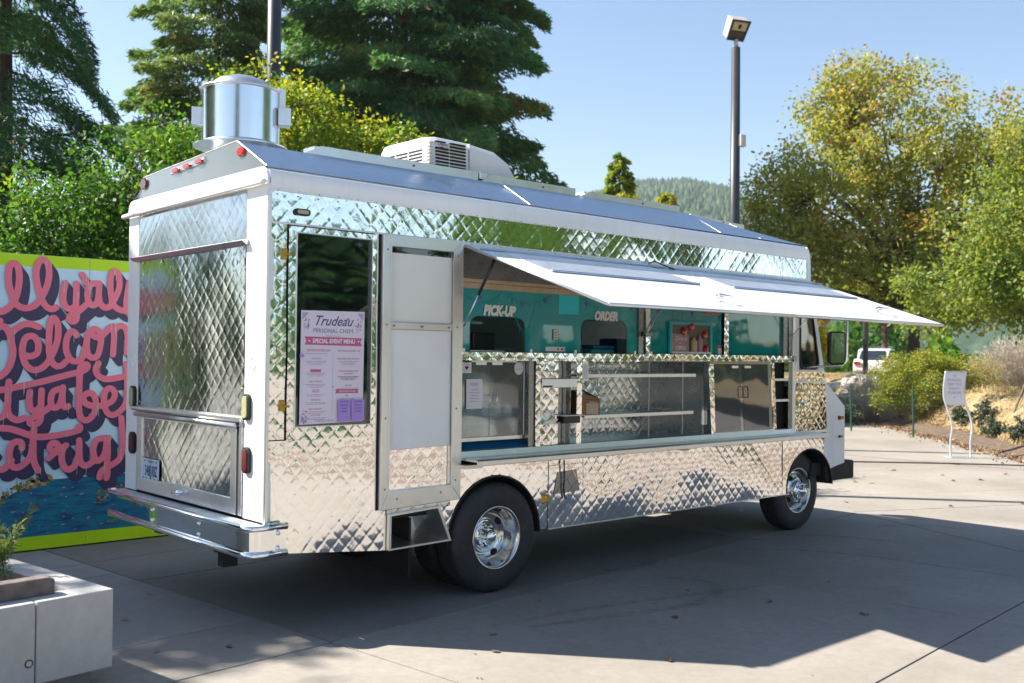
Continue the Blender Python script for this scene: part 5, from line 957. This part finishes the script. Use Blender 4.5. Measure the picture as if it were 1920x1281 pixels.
stems.build('stems', 'bark', jr)['kind'] = 'stuff'; leaves('foliage', 'juniper_leaf', jr, np.concatenate(Ps), np.concatenate(Ds), .032, .007, np.concatenate(Ts))
jr2 = None
# fallen leaves
def fallen(x, y, s, k, label, z=.004):
    gg = random.Random(k); a0 = gg.uniform(0, 6.28); o = MB(); n = 5; top = [(t*s, .32*s*math.sin(math.pi*t)**.8, .25*s*math.sin(t*5+k)*(.3+.3*gg.random())+.0) for t in np.linspace(0, 1, n)]
    v = [(p[0], p[1], abs(p[2])) for p in top]+[(p[0], -p[1], abs(p[2])*1.3+.12*s*math.sin(math.pi*p[0]/s)) for p in top]+[(p[0], 0, .003) for p in top]
    o.add(v, [(i, i+1, 2*n+i+1, 2*n+i) for i in range(n-1)]+[(2*n+i, 2*n+i+1, n+i+1, n+i) for i in range(n-1)]); ob = o.build('fallen_leaf', 'dead_leaf', smooth=False)
    a = ob.data.attributes.new('tint', 'FLOAT', 'FACE'); t_ = gg.uniform(.2, .95); a.data.foreach_set('value', [t_]*len(ob.data.polygons)); ob.location = (x, y, z); ob.rotation_euler.z = a0; tag(ob, label, 'leaf', 'dry leaves fallen on the paving')
LV = [(0.86, -1.12, .06), (1.50, -1.93, .07), (1.08, -.86, .055), (2.30, -1.35, .06), (2.5, -1.0, .045), (3.2, -1.45, .055), (3.35, -2.05, .07), (3.0, -.9, .04), (1.8, -.7, .04), (2.75, -.25, .035), (1.95, -.4, .045), (4.4, -2.9, .07), (4.1, -1.4, .035), (-.25, -.1, .055), (-.5, .9, .05), (-.1, 1.5, .05), (.1, .8, .035), (-.6, .1, .035)]
for k, (x, y, s) in enumerate(LV): fallen(x, y, s, k, 'dry curled leaf lying on the shaded paving in front of the truck' if y < -.2 else 'dry leaf lying on the paving between planter and truck')
for k in range(34): fallen(random.uniform(7.5, 15), random.uniform(-1.2, 3.2), random.uniform(.05, .11), 50+k, 'dry leaf lying on the sunlit paving beyond the truck nose')
for k in range(60): fallen(random.uniform(-.8, 5.5), random.uniform(-3.6, 1.2), random.uniform(.012, .026), 90+k, 'tiny leaf scrap on the shaded paving around the truck')
# ---------------------------------------------------------------- mural wall
STROKES=[[[-0.555,2.08],[-0.497,2.05],[-0.458,2.062],[-0.409,2.107],[-0.371,2.193],[-0.353,2.301],[-0.355,2.396],[-0.375,2.453],[-0.405,2.462],[-0.43,2.434],[-0.438,2.37],[-0.432,2.275],[-0.406,2.192],[-0.38,2.129],[-0.339,2.094],[-0.289,2.087],[-0.239,2.103],[-0.199,2.137],[-0.159,2.204],[-0.124,2.292],[-0.11,2.39],[-0.122,2.476],[-0.159,2.512],[-0.194,2.488],[-0.214,2.427],[-0.216,2.362],[-0.201,2.277],[-0.179,2.203],[-0.153,2.139],[-0.116,2.097],[-0.074,2.088],[-0.045,2.104]],[[0.027,2.32],[0.014,2.245],[0.011,2.179],[0.03,2.114],[0.073,2.094],[0.115,2.118]],[[0.123,2.319],[0.122,2.217],[0.121,2.129],[0.13,2.041],[0.121,1.997],[0.091,1.983],[0.064,2.004],[0.076,2.037],[0.127,2.063],[0.18,2.109],[0.223,2.15]],[[0.17,2.4],[0.195,2.365],[0.202,2.332]],[[0.324,2.33],[0.264,2.327],[0.229,2.295],[0.218,2.222],[0.234,2.156],[0.272,2.133],[0.305,2.165],[0.315,2.227],[0.321,2.328]],[[0.318,2.227],[0.329,2.16],[0.364,2.122],[0.402,2.122],[0.435,2.154],[0.476,2.235],[0.5,2.315],[0.496,2.406],[0.473,2.447],[0.445,2.446],[0.423,2.401],[0.419,2.311],[0.426,2.232],[0.444,2.154],[0.49,2.111],[0.547,2.096],[0.598,2.094]],[[0.588,2.354],[0.576,2.262],[0.566,2.182],[0.572,2.103],[0.605,2.058]],[[-0.185,1.928],[-0.246,1.949],[-0.307,1.948],[-0.366,1.912],[-0.405,1.874]],[[-0.523,1.913],[-0.465,1.925],[-0.425,1.873],[-0.404,1.789],[-0.392,1.715],[-0.401,1.641],[-0.429,1.567],[-0.477,1.514],[-0.516,1.493]],[[-0.292,1.681],[-0.242,1.677],[-0.196,1.707],[-0.189,1.782],[-0.219,1.839],[-0.255,1.849],[-0.295,1.828],[-0.316,1.759],[-0.314,1.684],[-0.291,1.61],[-0.25,1.567],[-0.199,1.559],[-0.143,1.586],[-0.098,1.643],[-0.057,1.73],[-0.03,1.828],[-0.028,1.937],[-0.046,1.991],[-0.067,2.01],[-0.088,1.99],[-0.1,1.903],[-0.103,1.794],[-0.096,1.697],[-0.077,1.632],[-0.045,1.596],[-0.013,1.591],[0.018,1.605],[0.044,1.633]],[[0.133,1.865],[0.103,1.895],[0.074,1.885],[0.046,1.83],[0.042,1.742],[0.064,1.677],[0.097,1.639],[0.145,1.637],[0.188,1.678],[0.208,1.756],[0.218,1.822]],[[0.281,1.924],[0.243,1.901],[0.223,1.845],[0.219,1.756],[0.236,1.689],[0.275,1.667],[0.316,1.69],[0.339,1.78],[0.343,1.847],[0.326,1.903],[0.281,1.924],[0.263,1.89],[0.288,1.855],[0.338,1.853],[0.381,1.893],[0.42,1.939],[0.453,1.953]],[[0.453,1.953],[0.46,1.872],[0.452,1.697]],[[0.454,1.906],[0.493,1.95],[0.544,1.954],[0.573,1.909],[0.583,1.829],[0.579,1.715]],[[-0.504,1.386],[-0.407,1.403],[-0.288,1.428],[-0.136,1.462],[0.02,1.505],[0.126,1.532],[0.179,1.545],[0.222,1.573],[0.229,1.6],[0.202,1.606],[0.168,1.587],[0.158,1.523],[0.16,1.413]],[[0.325,1.617],[0.301,1.573],[0.316,1.517],[0.366,1.483],[0.433,1.477],[0.568,1.501]],[[0.572,1.613],[0.586,1.499],[0.581,1.431]],[[-0.42,1.458],[-0.425,1.373],[-0.426,1.288],[-0.429,1.231],[-0.411,1.173],[-0.375,1.142],[-0.339,1.133],[-0.292,1.15]],[[-0.498,1.155],[-0.455,1.175],[-0.431,1.221]],[[-0.251,1.37],[-0.256,1.303],[-0.247,1.236],[-0.222,1.208],[-0.186,1.217],[-0.166,1.243]],[[-0.156,1.382],[-0.159,1.282],[-0.159,1.185],[-0.164,1.127],[-0.193,1.094],[-0.229,1.093],[-0.248,1.112],[-0.235,1.144],[-0.185,1.171],[-0.13,1.202],[-0.092,1.232]],[[0.018,1.396],[-0.031,1.385],[-0.068,1.358],[-0.079,1.29],[-0.066,1.239],[-0.028,1.232],[-0.0,1.269],[0.015,1.337],[0.021,1.406]],[[0.017,1.337],[0.021,1.268],[0.04,1.233],[0.069,1.24]],[[0.225,1.583],[0.2,1.598],[0.169,1.578],[0.163,1.523],[0.16,1.414],[0.159,1.315],[0.16,1.215],[0.174,1.146],[0.204,1.115],[0.243,1.117],[0.281,1.152],[0.305,1.212],[0.304,1.292],[0.278,1.343],[0.239,1.353],[0.205,1.332],[0.198,1.294],[0.221,1.259],[0.28,1.237],[0.339,1.236],[0.399,1.248],[0.459,1.289],[0.473,1.35],[0.447,1.386],[0.412,1.389],[0.384,1.351],[0.377,1.281],[0.39,1.21],[0.421,1.163],[0.461,1.152],[0.512,1.176],[0.562,1.231],[0.586,1.307],[0.584,1.409],[0.581,1.614]],[[-0.497,1.072],[-0.409,1.061],[-0.337,1.037],[-0.264,1.007],[-0.191,0.983],[-0.089,0.983],[0.033,0.998],[0.118,1.014],[0.171,1.033],[0.168,1.061]],[[-0.308,0.894],[-0.313,0.936],[-0.349,0.95],[-0.389,0.927],[-0.407,0.86],[-0.402,0.783],[-0.376,0.739],[-0.332,0.731],[-0.278,0.766],[-0.238,0.822],[-0.222,0.907],[-0.213,1.047]],[[-0.216,0.936],[-0.216,0.84],[-0.205,0.762],[-0.175,0.694]],[[-0.091,0.794],[-0.049,0.83],[-0.003,0.862],[-0.023,0.915],[-0.058,0.923],[-0.081,0.89],[-0.054,0.855],[0.007,0.871],[0.055,0.898]],[[0.046,0.894],[0.024,0.846],[0.022,0.767],[0.047,0.707],[0.086,0.685],[0.133,0.721],[0.161,0.799],[0.169,0.878],[0.166,0.937]],[[0.168,0.917],[0.17,0.818],[0.181,0.748],[0.211,0.714],[0.25,0.717],[0.298,0.751]],[[0.426,0.946],[0.364,0.946],[0.315,0.929],[0.291,0.862],[0.298,0.791],[0.328,0.747],[0.367,0.767],[0.396,0.826],[0.409,0.936]],[[0.414,0.936],[0.419,0.804],[0.413,0.704],[0.42,0.633],[0.41,0.588]],[[0.35,0.597],[0.361,0.647],[0.409,0.682],[0.469,0.71],[0.519,0.748],[0.548,0.818],[0.554,0.899],[0.535,1.124]],[[0.551,0.95],[0.577,0.959],[0.607,0.973]],[[-0.5,0.728],[-0.456,0.722],[-0.421,0.751],[-0.391,0.792]]]
mw = empty('mural_wall', (0, 3.65, 0), 'painted mural wall with pink script lettering on light blue behind the truck', 'mural')
mw_y = 0.0
for k, (x0, x1) in enumerate(((-.98, .2385), (.2415, 1.4585), (1.4615, 2.68), (2.683, 3.9))): bx('board', 'mural_sky', mw, x0, x1, .0, .04, .015, 2.55, bevel=.003)
bx('wall_frame', 'old_wood', mw, -.95, 3.88, .045, .14, 0, 2.5)
def flat(polys, y, name, mat):
    m_ = MB()
    for pts in polys: m_.prism(pts, 'y', y-.0006, y)
    return m_.build(name, mat, mw, recalc=True)
flat([[(x0, 2.445), (x1, 2.445), (x1, 2.549), (x0, 2.549)] for x0, x1 in ((-.98, .2385), (.2415, 1.4585), (1.4615, 2.68), (2.683, 3.9))], -.0004, 'top_border', 'mural_lime')
pond = [(-.98, .12), (3.9, .12), (3.9, .64), (.6, .617), (.184, .61), (-.097, .607), (-.259, .561), (-.365, .513), (-.469, .455), (-.7, .33), (-.98, .28)]
flat([pond], -.0004, 'painted_pond', 'mural_water'); flat([[(x0, .016), (x1, .016), (x1, .128), (x0, .128)] for x0, x1 in ((-.98, .2385), (.2415, 1.4585), (1.4615, 2.68), (2.683, 3.9))], -.0012, 'bottom_border', 'mural_lime')
flat([[(-.98, .128), (-.90, .128), (-.90, 2.445), (-.98, 2.445)]], -.0014, 'side_border', 'mural_lime')
gg = random.Random(9); db_ = []
for k in range(120): x, z = gg.uniform(-.9, 3.8), gg.uniform(.15, .58); w__ = gg.uniform(.012, .045); 
    # short dabs of paint on the water
dabs = {'ink_lilac': [], 'mural_navy': [], 'turquoise': []}
for k in range(210):
    x, z = gg.uniform(-.9, 3.0), gg.uniform(.145, .575)
    if x < -.25 and z > .28+(x+.7)*.45: continue
    w__ = gg.uniform(.012, .05); h_ = gg.uniform(.002, .0055); sk = gg.uniform(-.004, .006)
    dabs[gg.choice(list(dabs))].append([(x, z), (x+w__*.5, z-h_+sk*.5), (x+w__, z+sk), (x+w__*.5, z+h_+sk*.5)])
for j, (m_, l_) in enumerate(dabs.items()): flat(l_, -.0012-.0003*j, 'paint_dab', m_)
bk = []; 
for k in range(150):
    t = gg.random(); x = -.95+t*.90; z = np.interp(x, [-.95, -.7, -.469, -.365, -.259, -.097], [.30, .34, .455, .513, .561, .607])+gg.uniform(-.03, .055); s = gg.uniform(.008, .024); bk.append([(x-s, z-s*.6), (x+s, z-s*.5), (x+s*.8, z+s*.6), (x-s*.7, z+s*.7)])
flat(bk[:70], -.0022, 'painted_bank', 'mural_brown'); flat(bk[70:110], -.0026, 'painted_bank', 'mural_green'); flat(bk[110:], -.0030, 'painted_bank', 'mural_orange')
flat([[(x, z), (x+.008, z), (x+.004+gg.uniform(-.02, .02), z+gg.uniform(.05, .11))] for x, z in [(gg.uniform(-.6, -.1), 0) for _ in range(26)] for z in [float(np.interp(x, [-.7, -.469, -.365, -.259, -.097], [.34, .455, .513, .561, .607]))+.01]], -.0034, 'painted_reeds', 'mural_green')
fl = []
for k in range(46): x, z = gg.uniform(.33, .66), 0; z = .40+(x-.33)*.32+gg.uniform(-.04, .07); s = gg.uniform(.008, .024); fl.append([(x-s, z), (x, z-s*.6), (x+s, z), (x, z+s*.7)])
flat(fl[:16], -.0022, 'painted_leaves', 'mural_green'); flat(fl[16:34], -.0026, 'painted_leaves', 'mural_orange'); flat(fl[34:], -.0030, 'painted_leaves', 'mural_brown'); flat([ell(.497, .505, .02, .017, 10)], -.0034, 'painted_flower', 'mural_red')
flat([[(-.34, .235), (-.32, .23), (-.24, .30), (-.235, .33), (-.30, .30)], [(-.215, .345), (-.185, .36), (-.155, .40), (-.165, .425), (-.195, .40)]], -.0022, 'painted_logs', 'mural_brown'); flat([[(.42, .19), (.47, .185), (.52, .20), (.47, .215)]], -.0022, 'painted_leaves', 'mural_green')
def smooth_(pts, m=5): return cr([tuple(p) for p in pts], m)
def ribbon(mb_, pts, w_, y):
    pts = [np.array(p) for p in pts]; n = len(pts); L1, R1 = [], []
    for i, p in enumerate(pts):
        d = pts[min(i+1, n-1)]-pts[max(i-1, 0)]; d = d/max(1e-6, np.linalg.norm(d)); nn_ = np.array([-d[1], d[0]]); L1.append(p+nn_*w_/2); R1.append(p-nn_*w_/2)
    mb_.add([(a[0], y-i*1.2e-6, a[1]) for i, a in enumerate(L1)]+[(a[0], y-i*1.2e-6, a[1]) for i, a in enumerate(R1)], [(i, n+i, n+i+1, i+1) for i in range(n-1)])
    for j, p in enumerate((pts[0], pts[-1])): c = ell(p[0], p[1], w_/2, w_/2, 12); mb_.add([(a, y+1.1e-6-j*(n*1.2e-6+3e-6), b) for a, b in c], [tuple(range(12))])
ST = [smooth_(s) for s in STROKES]
ST += [smooth_(s) for s in ([(-.86, 2.3), (-.82, 2.1), (-.76, 2.3), (-.70, 2.1), (-.66, 2.35), (-.62, 2.15), (-.57, 2.1)], [(-.86, 1.9), (-.84, 1.6), (-.76, 1.5), (-.66, 1.62), (-.6, 1.85), (-.5, 1.97)], [(-.86, 1.25), (-.8, .95), (-.7, .9), (-.62, 1.05), (-.6, 1.25)], [(-.86, .85), (-.74, .65), (-.66, .75), (-.55, .9)])]
sh = MB(); pk = MB(); NS = 14
for si, s in enumerate(ST):
    for k in range(NS, 0, -1):
        ox, oz = .062*k/NS, -.078*k/NS; ribbon(sh, [(p[0]+ox, p[1]+oz) for p in s], .058, -.0040-.000008*(si*NS+NS-k))
    ribbon(pk, s, .056, -.0095-.00022*si)
sh.build('letter_shadow', 'mural_navy', mw); pk.build('lettering', 'mural_pink', mw)
dp_ = MB()
for s in STROKES:
    for _ in range(1):
        p = random.choice(s); 
        for j in range(random.randint(1, 3)): x = p[0]+random.uniform(-.03, .03); l = random.uniform(.03, .13); dp_.box(x, x+.003, -.0180-j*.0001, -.0177, p[1]-l+.02, p[1]+.025)
dp_.build('paint_drip', 'mural_drip', mw)['kind'] = 'stuff'
# ---------------------------------------------------------------- menu poster taped to the side window
mp_ = empty('menu_poster', (.45, -.02, 1.6), 'tall pale pink printed menu sheet taped inside the frame of the side window', 'menu')
def MPx(x0, x1, z0, z1, y, mat, name): return bx(name, mat, mp_, x0-.45, x1-.45, y+.02, y+.0204, z0-1.6, z1-1.6)
MB().prism([(.232-.45, 1.942-1.6), (.690-.45, 1.947-1.6), (.684-.45, 1.284-1.6), (.228-.45, 1.276-1.6)], 'y', .012, .0135).build('menu_sheet', 'menu_paper', mp_, recalc=True)
def tx(b, s, x, z, m_, **k): return text(b, s, Vector((x-.45, .0115, z-1.6)), SIDE, m_, mp_, ext=.0002, **k)
tx('Trudeau', .082, .455, 1.858, 'ink_navy', shear=.45, offset=.0008); tx('PERSONAL CHEFS', .034, .462, 1.815, 'ink_navy', space=1.1); tx('- FOOD TRUCK -', .014, .462, 1.790, 'ink_grey', space=1.3)
MB().prism([(.258-.45, 1.742-1.6), (.672-.45, 1.738-1.6), (.660-.45, 1.762-1.6), (.672-.45, 1.786-1.6), (.258-.45, 1.790-1.6), (.270-.45, 1.766-1.6)], 'y', .0108, .0118).build('banner', 'ink_pink', mp_, recalc=True)
text('SPECIAL EVENT MENU', .036, Vector((.466-.45, .0100, 1.753-1.6)), SIDE, 'ink_white', mp_, ext=.0002, sx=.86, offset=.0008)
def heart(x, z, s, m_, y=.010): MB().prism([(x, z-s), (x+s, z), (x+s*.8, z+s*.6), (x, z+s*.3), (x-s*.8, z+s*.6), (x-s, z)], 'y', y-.0004, y).build('heart_print', m_, mp_, recalc=True)
heart(.290-.45, .166, .007, 'ink_white'); heart(.645-.45, .166, .007, 'ink_white'); heart(.460-.45, -.105, .006, 'red_sticker'); heart(.566-.45, .30, .009, 'ink_pink')
gg = random.Random(4)
def lines(x, z, n, w_, m_='ink_grey', h=.0028, dz=.0085):
    for i in range(n):
        ww = w_*(1-.18*i)*gg.uniform(.85, 1)
        k = 0; a = x-ww/2
        while a < x+ww/2: l = gg.uniform(.008, .026); MPx(a, min(a+l, x+ww/2), z-i*dz-h/2, z-i*dz+h/2, -.0088, m_, 'print_line'); a += l+.005
for b, z, s in (('SANDWICHES', 1.703, .023), ('SIDES', 1.463, .024)): tx(b, s, .340, z, 'ink_pink', sx=.9)
tx('$19', .02, .425, 1.703, 'ink_lilac', offset=.001); tx('REFRESHING DRINKS - $5', .017, .575, 1.703, 'ink_pink', sx=.85); lines(.345, 1.690, 1, .17)
for b, x, z in (('ITALIAN SUB', .340, 1.657), ('TURKEY CLUB', .340, 1.588), ('HAM & AMERICAN', .340, 1.522), ('GREEN SALAD', .340, 1.415), ('BROCCOLI SALAD', .340, 1.362), ('PASTA SALAD', .340, 1.325), ('STRAWBERRY BASIL LEMONADE', .575, 1.657), ('CANTALOUPE MANGO MINT', .575, 1.583), ('AGUA FRESCA', .575, 1.568), ('ICED TEA', .575, 1.497)):
    tx(b, .0135, x, z, 'ink_pink', sx=.82); lines(x, z-.012 if b != 'CANTALOUPE MANGO MINT' else z-.03, 3 if x < .5 and z > 1.5 or x > .5 and z > 1.51 else 2, .16)
lines(.34, 1.450, 2, .13); MPx(.300, .375, 1.582, 1.598, -.0092, 'ink_pink', 'correction_tape'); MPx(.458, .4592, 1.33, 1.70, -.0088, 'ink_lilac', 'print_line')
MB().prism([(.480-.45, 1.455-1.6), (.650-.45, 1.455-1.6), (.645-.45, 1.467-1.6), (.650-.45, 1.480-1.6), (.480-.45, 1.480-1.6), (.485-.45, 1.467-1.6)], 'y', .0108, .0118).build('banner', 'ink_pink', mp_, recalc=True); text('SIGNATURE COOKIES', .0145, Vector((.565-.45, .010, 1.462-1.6)), SIDE, 'ink_white', mp_, ext=.0002, sx=.85)
tx('$5', .02, .565, 1.435, 'ink_pink'); lines(.565, 1.422, 2, .11); tx('Thoughtfully prepared', .020, .40, 1.292, 'ink_lilac', shear=.4, sx=.8)
for x0, s1, z0, s2 in ((.24, 1, 1.93, -1), (.68, -1, 1.935, -1), (.238, 1, 1.29, 1)):
    m_ = MB(); m_.prism([(x0-.45, z0-1.6), (x0+.045*s1-.45, z0-1.6), (x0-.45, z0+.045*s2-1.6)], 'y', .0110, .0120); m_.build('corner_print', 'ink_lilac', mp_, recalc=True)
fl_ = MB()
for cx, cz, s1 in ((.275, 1.86, 1), (.645, 1.86, -1), (.265, 1.32, 1)):
    for k in range(20): a = gg.uniform(0, 6.28); r1 = gg.uniform(.004, .04); x, z = cx+s1*r1*math.cos(a)*.6, cz+r1*math.sin(a); s = gg.uniform(.003, .006); fl_.prism([(x-s-.45, z-1.6), (x-.45, z-s*.6-1.6), (x+s-.45, z+s*.5-1.6), (x-.45, z+s-1.6)], 'y', .0104, .0110)
fl_.build('flower_print', 'ink_plum', mp_, recalc=True)
mp_.location.z = 1.626; mp_.location.x = .458; mp_.scale = (1.03, 1, 1.075)
nt_ = empty('handwritten_notes', (.597, -.024, 1.362), 'two purple handwritten note slips taped over the lower right of the menu sheet', 'note')
for x0, x1, rw in ((-.100, -.003, ('TRACE CHIPS', 'TURKEY OR', 'VEGGIES', 'COOKIES')), (.001, .104, ('ON THE SIDE', 'Potato salad', 'Caesar salad', 'NO FORKS'))):
    b_ = MB().prism([(x0+.003, .068), (x1, .064), (x1+.001, -.070), (x0+.008, -.074)], 'y', .0, .0015).build('note_slip', 'note_purple', nt_, recalc=True)
    for i, t_ in enumerate(rw): text(t_, .0125, Vector(((x0+x1)/2, -.0008, .050-i*.021)), SIDE, 'ink_navy', b_, shear=.2, sx=.85, ext=.0002)
tag(bx('sticky_tab', 'note_purple', None, .222, .252, -.018, -.0165, 1.700, 1.720), 'tiny purple arrow tab stuck on the left edge of the menu sheet', 'note')
# things on the shelves and behind the acrylic
bxo = empty('tip_box', (2.93, .12, 1.249), 'small brown wooden box with a slanted lid and white note on the lower shelf', 'box')
MB().prism([(-.10, .0), (.11, .0), (.115, .135), (-.11, .19), (-.115, .14)], 'y', -.06, .09).build('box_body', 'box_brown', bxo, recalc=True, bevel=.004); MB().add([(-.115, -.065, .135), (.12, -.065, .13), (.06, .08, .205), (-.115, .08, .205)], [(0, 1, 2, 3)]).build('lid', 'black_plastic', bxo); MB().add([(-.02, -.075, .105), (.07, -.075, .10), (.02, .06, .204), (-.07, .06, .206)], [(0, 1, 2, 3)]).build('note_slip', 'paper', bxo)
bx('window_label', 'tan_trim', bxo, -.05, .09, -.062, -.0605, .01, .10)
ofr = empty('open_sign', (4.155, .013, 1.762), 'turquoise framed come-in open sign standing behind the second service window', 'sign')
MB().ring([(-.30, .0), (.295, .0), (.295, .285), (-.30, .28)], [(-.272, .02), (.268, .02), (.268, .255), (-.272, .25)], 'y', -.015, .01).build('sign_frame', 'turquoise', ofr, recalc=True, bevel=.003); bx('sign_backing', 'sign_brown', ofr, -.272, .268, .003, .008, .02, .255); bx('sign_panel', 'sign_pink', ofr, -.262, -.03, -.004, .0, .02, .17); bx('sign_foot', 'paper', ofr, -.272, .268, -.018, -.008, .0, .016)
text('Come in', .052, Vector((-.145, -.0055, .115)), SIDE, 'ink_white', ofr, shear=.3, sx=.9); text("we're", .02, Vector((-.145, -.0055, .085)), SIDE, 'ink_white', ofr); text('OPEN', .052, Vector((-.145, -.0055, .03)), SIDE, 'ink_white', ofr, sx=1.0)
for x, h_, m_ in ((.02, .13, 'tan_trim'), (.10, .15, 'sign_pink')): MB().lathe([(0, 0), (.028, 0), (.030, h_*.7), (.014, h_*.85), (.014, h_), (0, h_)], (x, -.02, .018), 'z', 12).build('jar', m_, ofr, smooth=True)
for x, z in ((.19, .17), (.21, .04), (-.10, .195), (.0, .24)): MB().lathe([(0, -.02), (.03, -.01), (.038, .0)], (x, -.008, z), 'y', 8).build('paper_flower', 'red_lens', ofr)
tag(bx('pinned_paper', 'cyan_paper', None, 2.53, 2.75, .0265, .0285, 2.055, 2.203), 'blank light sheet pinned up behind the tinted window between the two hatches', 'paper')
lg = empty('light_string', (2.5, .0255, 2.195), 'string of small lights draped behind the tinted service window', 'string lights')
lw = MB(); bl = MB()
for x0, x1, sg in ((1.54, 1.95, .08), (1.95, 2.45, .07), (2.78, 3.35, .09), (2.02, 2.30, .28), (3.65, 4.4, .07)):
    pts = [(x0-2.5+(x1-x0)*t, 0, -.0-sg*4*t*(1-t)) for t in np.linspace(0, 1, 12)]; lw.tube(pts, .0022, 3, cap=False)
    for p in pts[1:-1]: lw.tube([p, (p[0]+random.uniform(-.01, .01), 0, p[2]-random.uniform(.02, .07))], .0018, 3); 
lw.build('wire', 'wire_teal', lg)
for k in range(9): x = (-.78, -.36, -.12, .34, .88, 1.22, 1.45, 1.7, 1.9)[k]; z = random.uniform(-.085, -.03); MB().prism([(x+(.022 if q % 2 else .012)*math.cos(q*.628), z+(.022 if q % 2 else .012)*math.sin(q*.628)) for q in range(10)], 'y', -.002, .001).build('paper_flower', 'flower_dusk', lg, recalc=True)
for k, (x, m_, lb) in enumerate(((3.86, 'turquoise', 'striped turquoise cushion lying behind the second service window'),)): c_ = MB().lathe([(0, -.13), (.05, -.12), (.06, -.05), (.062, .05), (.05, .12), (0, .13)], (x-.12, .12, 1.80), 'x', 16).build('cushion', m_, smooth=True); tag(c_, lb, 'cushion')
bk_ = empty('bag_stack', (3.15, .25, 1.60), 'pile of folded blue bags inside the order hatch', 'bags')
for k in range(3): bx('bag', ('blue_tray', 'turquoise', 'blue_tray')[k], bk_, -.14+.02*k, .16, -.1, .12, .12+k*.035, .152+k*.035, bevel=.012)
st2 = MB().lathe([(0, .0), (.16, .0), (.19, .10), (.17, .22), (.10, .30), (.0, .33)], (4.95, .55, 1.62), 'z', 20).build('driver_headrest', 'interior_wall', smooth=True); tag(st2, 'pale rounded seat back behind the third service window', 'seat')
# ---------------------------------------------------------------- trees around the photographer, seen mirrored in the polished steel and glass
def copytree(src, loc, rz, label, sc=1.0):
    c = src.copy(); COL.objects.link(c); c.location = loc; c.rotation_euler.z = rz; c.scale = (sc, sc, sc); c['label'] = label
    for ch in src.children: d = ch.copy(); COL.objects.link(d); d.parent = c
    return c
trs = [o for o in bpy.data.objects if o.parent is None and o.get('category') == 'tree']
mp1 = [o for o in trs if 'large yellow-green maple' in o['label']][0]; rw1 = [o for o in trs if 'big dense' in o['label']][0]; bl1 = [o for o in trs if 'shades the paving before' in o['label']][0]
for k, (s_, x, y, sc, lb) in enumerate(((rw1, 20.5, -33, .46, 'redwood mirrored in the side window of the truck'), (rw1, 25.5, -36, .42, 'small redwood mirrored at the right edge of the side window'), (bl1, 15.5, -34, .66, 'leafy tree mirrored at the left edge of the side window'), (bl1, 35, -31, 2.1, 'leafy tree mirrored in the right end of the upper side panel'), (bl1, 41, -21, 1.8, 'leafy tree mirrored in the third service window'), (bl1, 15.5, -14, .75, 'low tree mirrored in the cab window'), (rw1, -3, -27, .4, 'distant redwood mirrored in the rear part of the truck side'), (rw1, -15, -18, .6, 'leafy tree mirrored at the far left of the polished side'), (bl1, 52, -42, 1.8, 'far leafy tree mirrored in the upper side panel'))):
    copytree(s_, (x, y, 0), k*1.3, lb, sc)
for k, (s_, x, y, sc, lb) in enumerate(((rw1, -13.5, 15.5, .65, 'redwood standing left of the view whose shade falls on the mural'), (rw1, -24, 22, .8, 'far redwood left of the view'), (rw1, -19, 12, .65, 'redwood far left of the view mirrored in the rear shutter'), (bl1, -16, 8.5, .8, 'leafy tree far left of the view mirrored in the tail door'), (rw1, -6.2, 16.5, .24, 'redwood just left of the view mirrored in the right half of the shutter'), (rw1, -9.0, 21, .30, 'redwood left of the view mirrored low in the shutter'), (bl1, -1.6, 24, 1.1, 'leafy tree hidden behind the left redwood'))):
    copytree(s_, (x, y, 0), k*1.1, lb, sc)  # unseen trees left of the view, mostly added to darken the shutter reflection
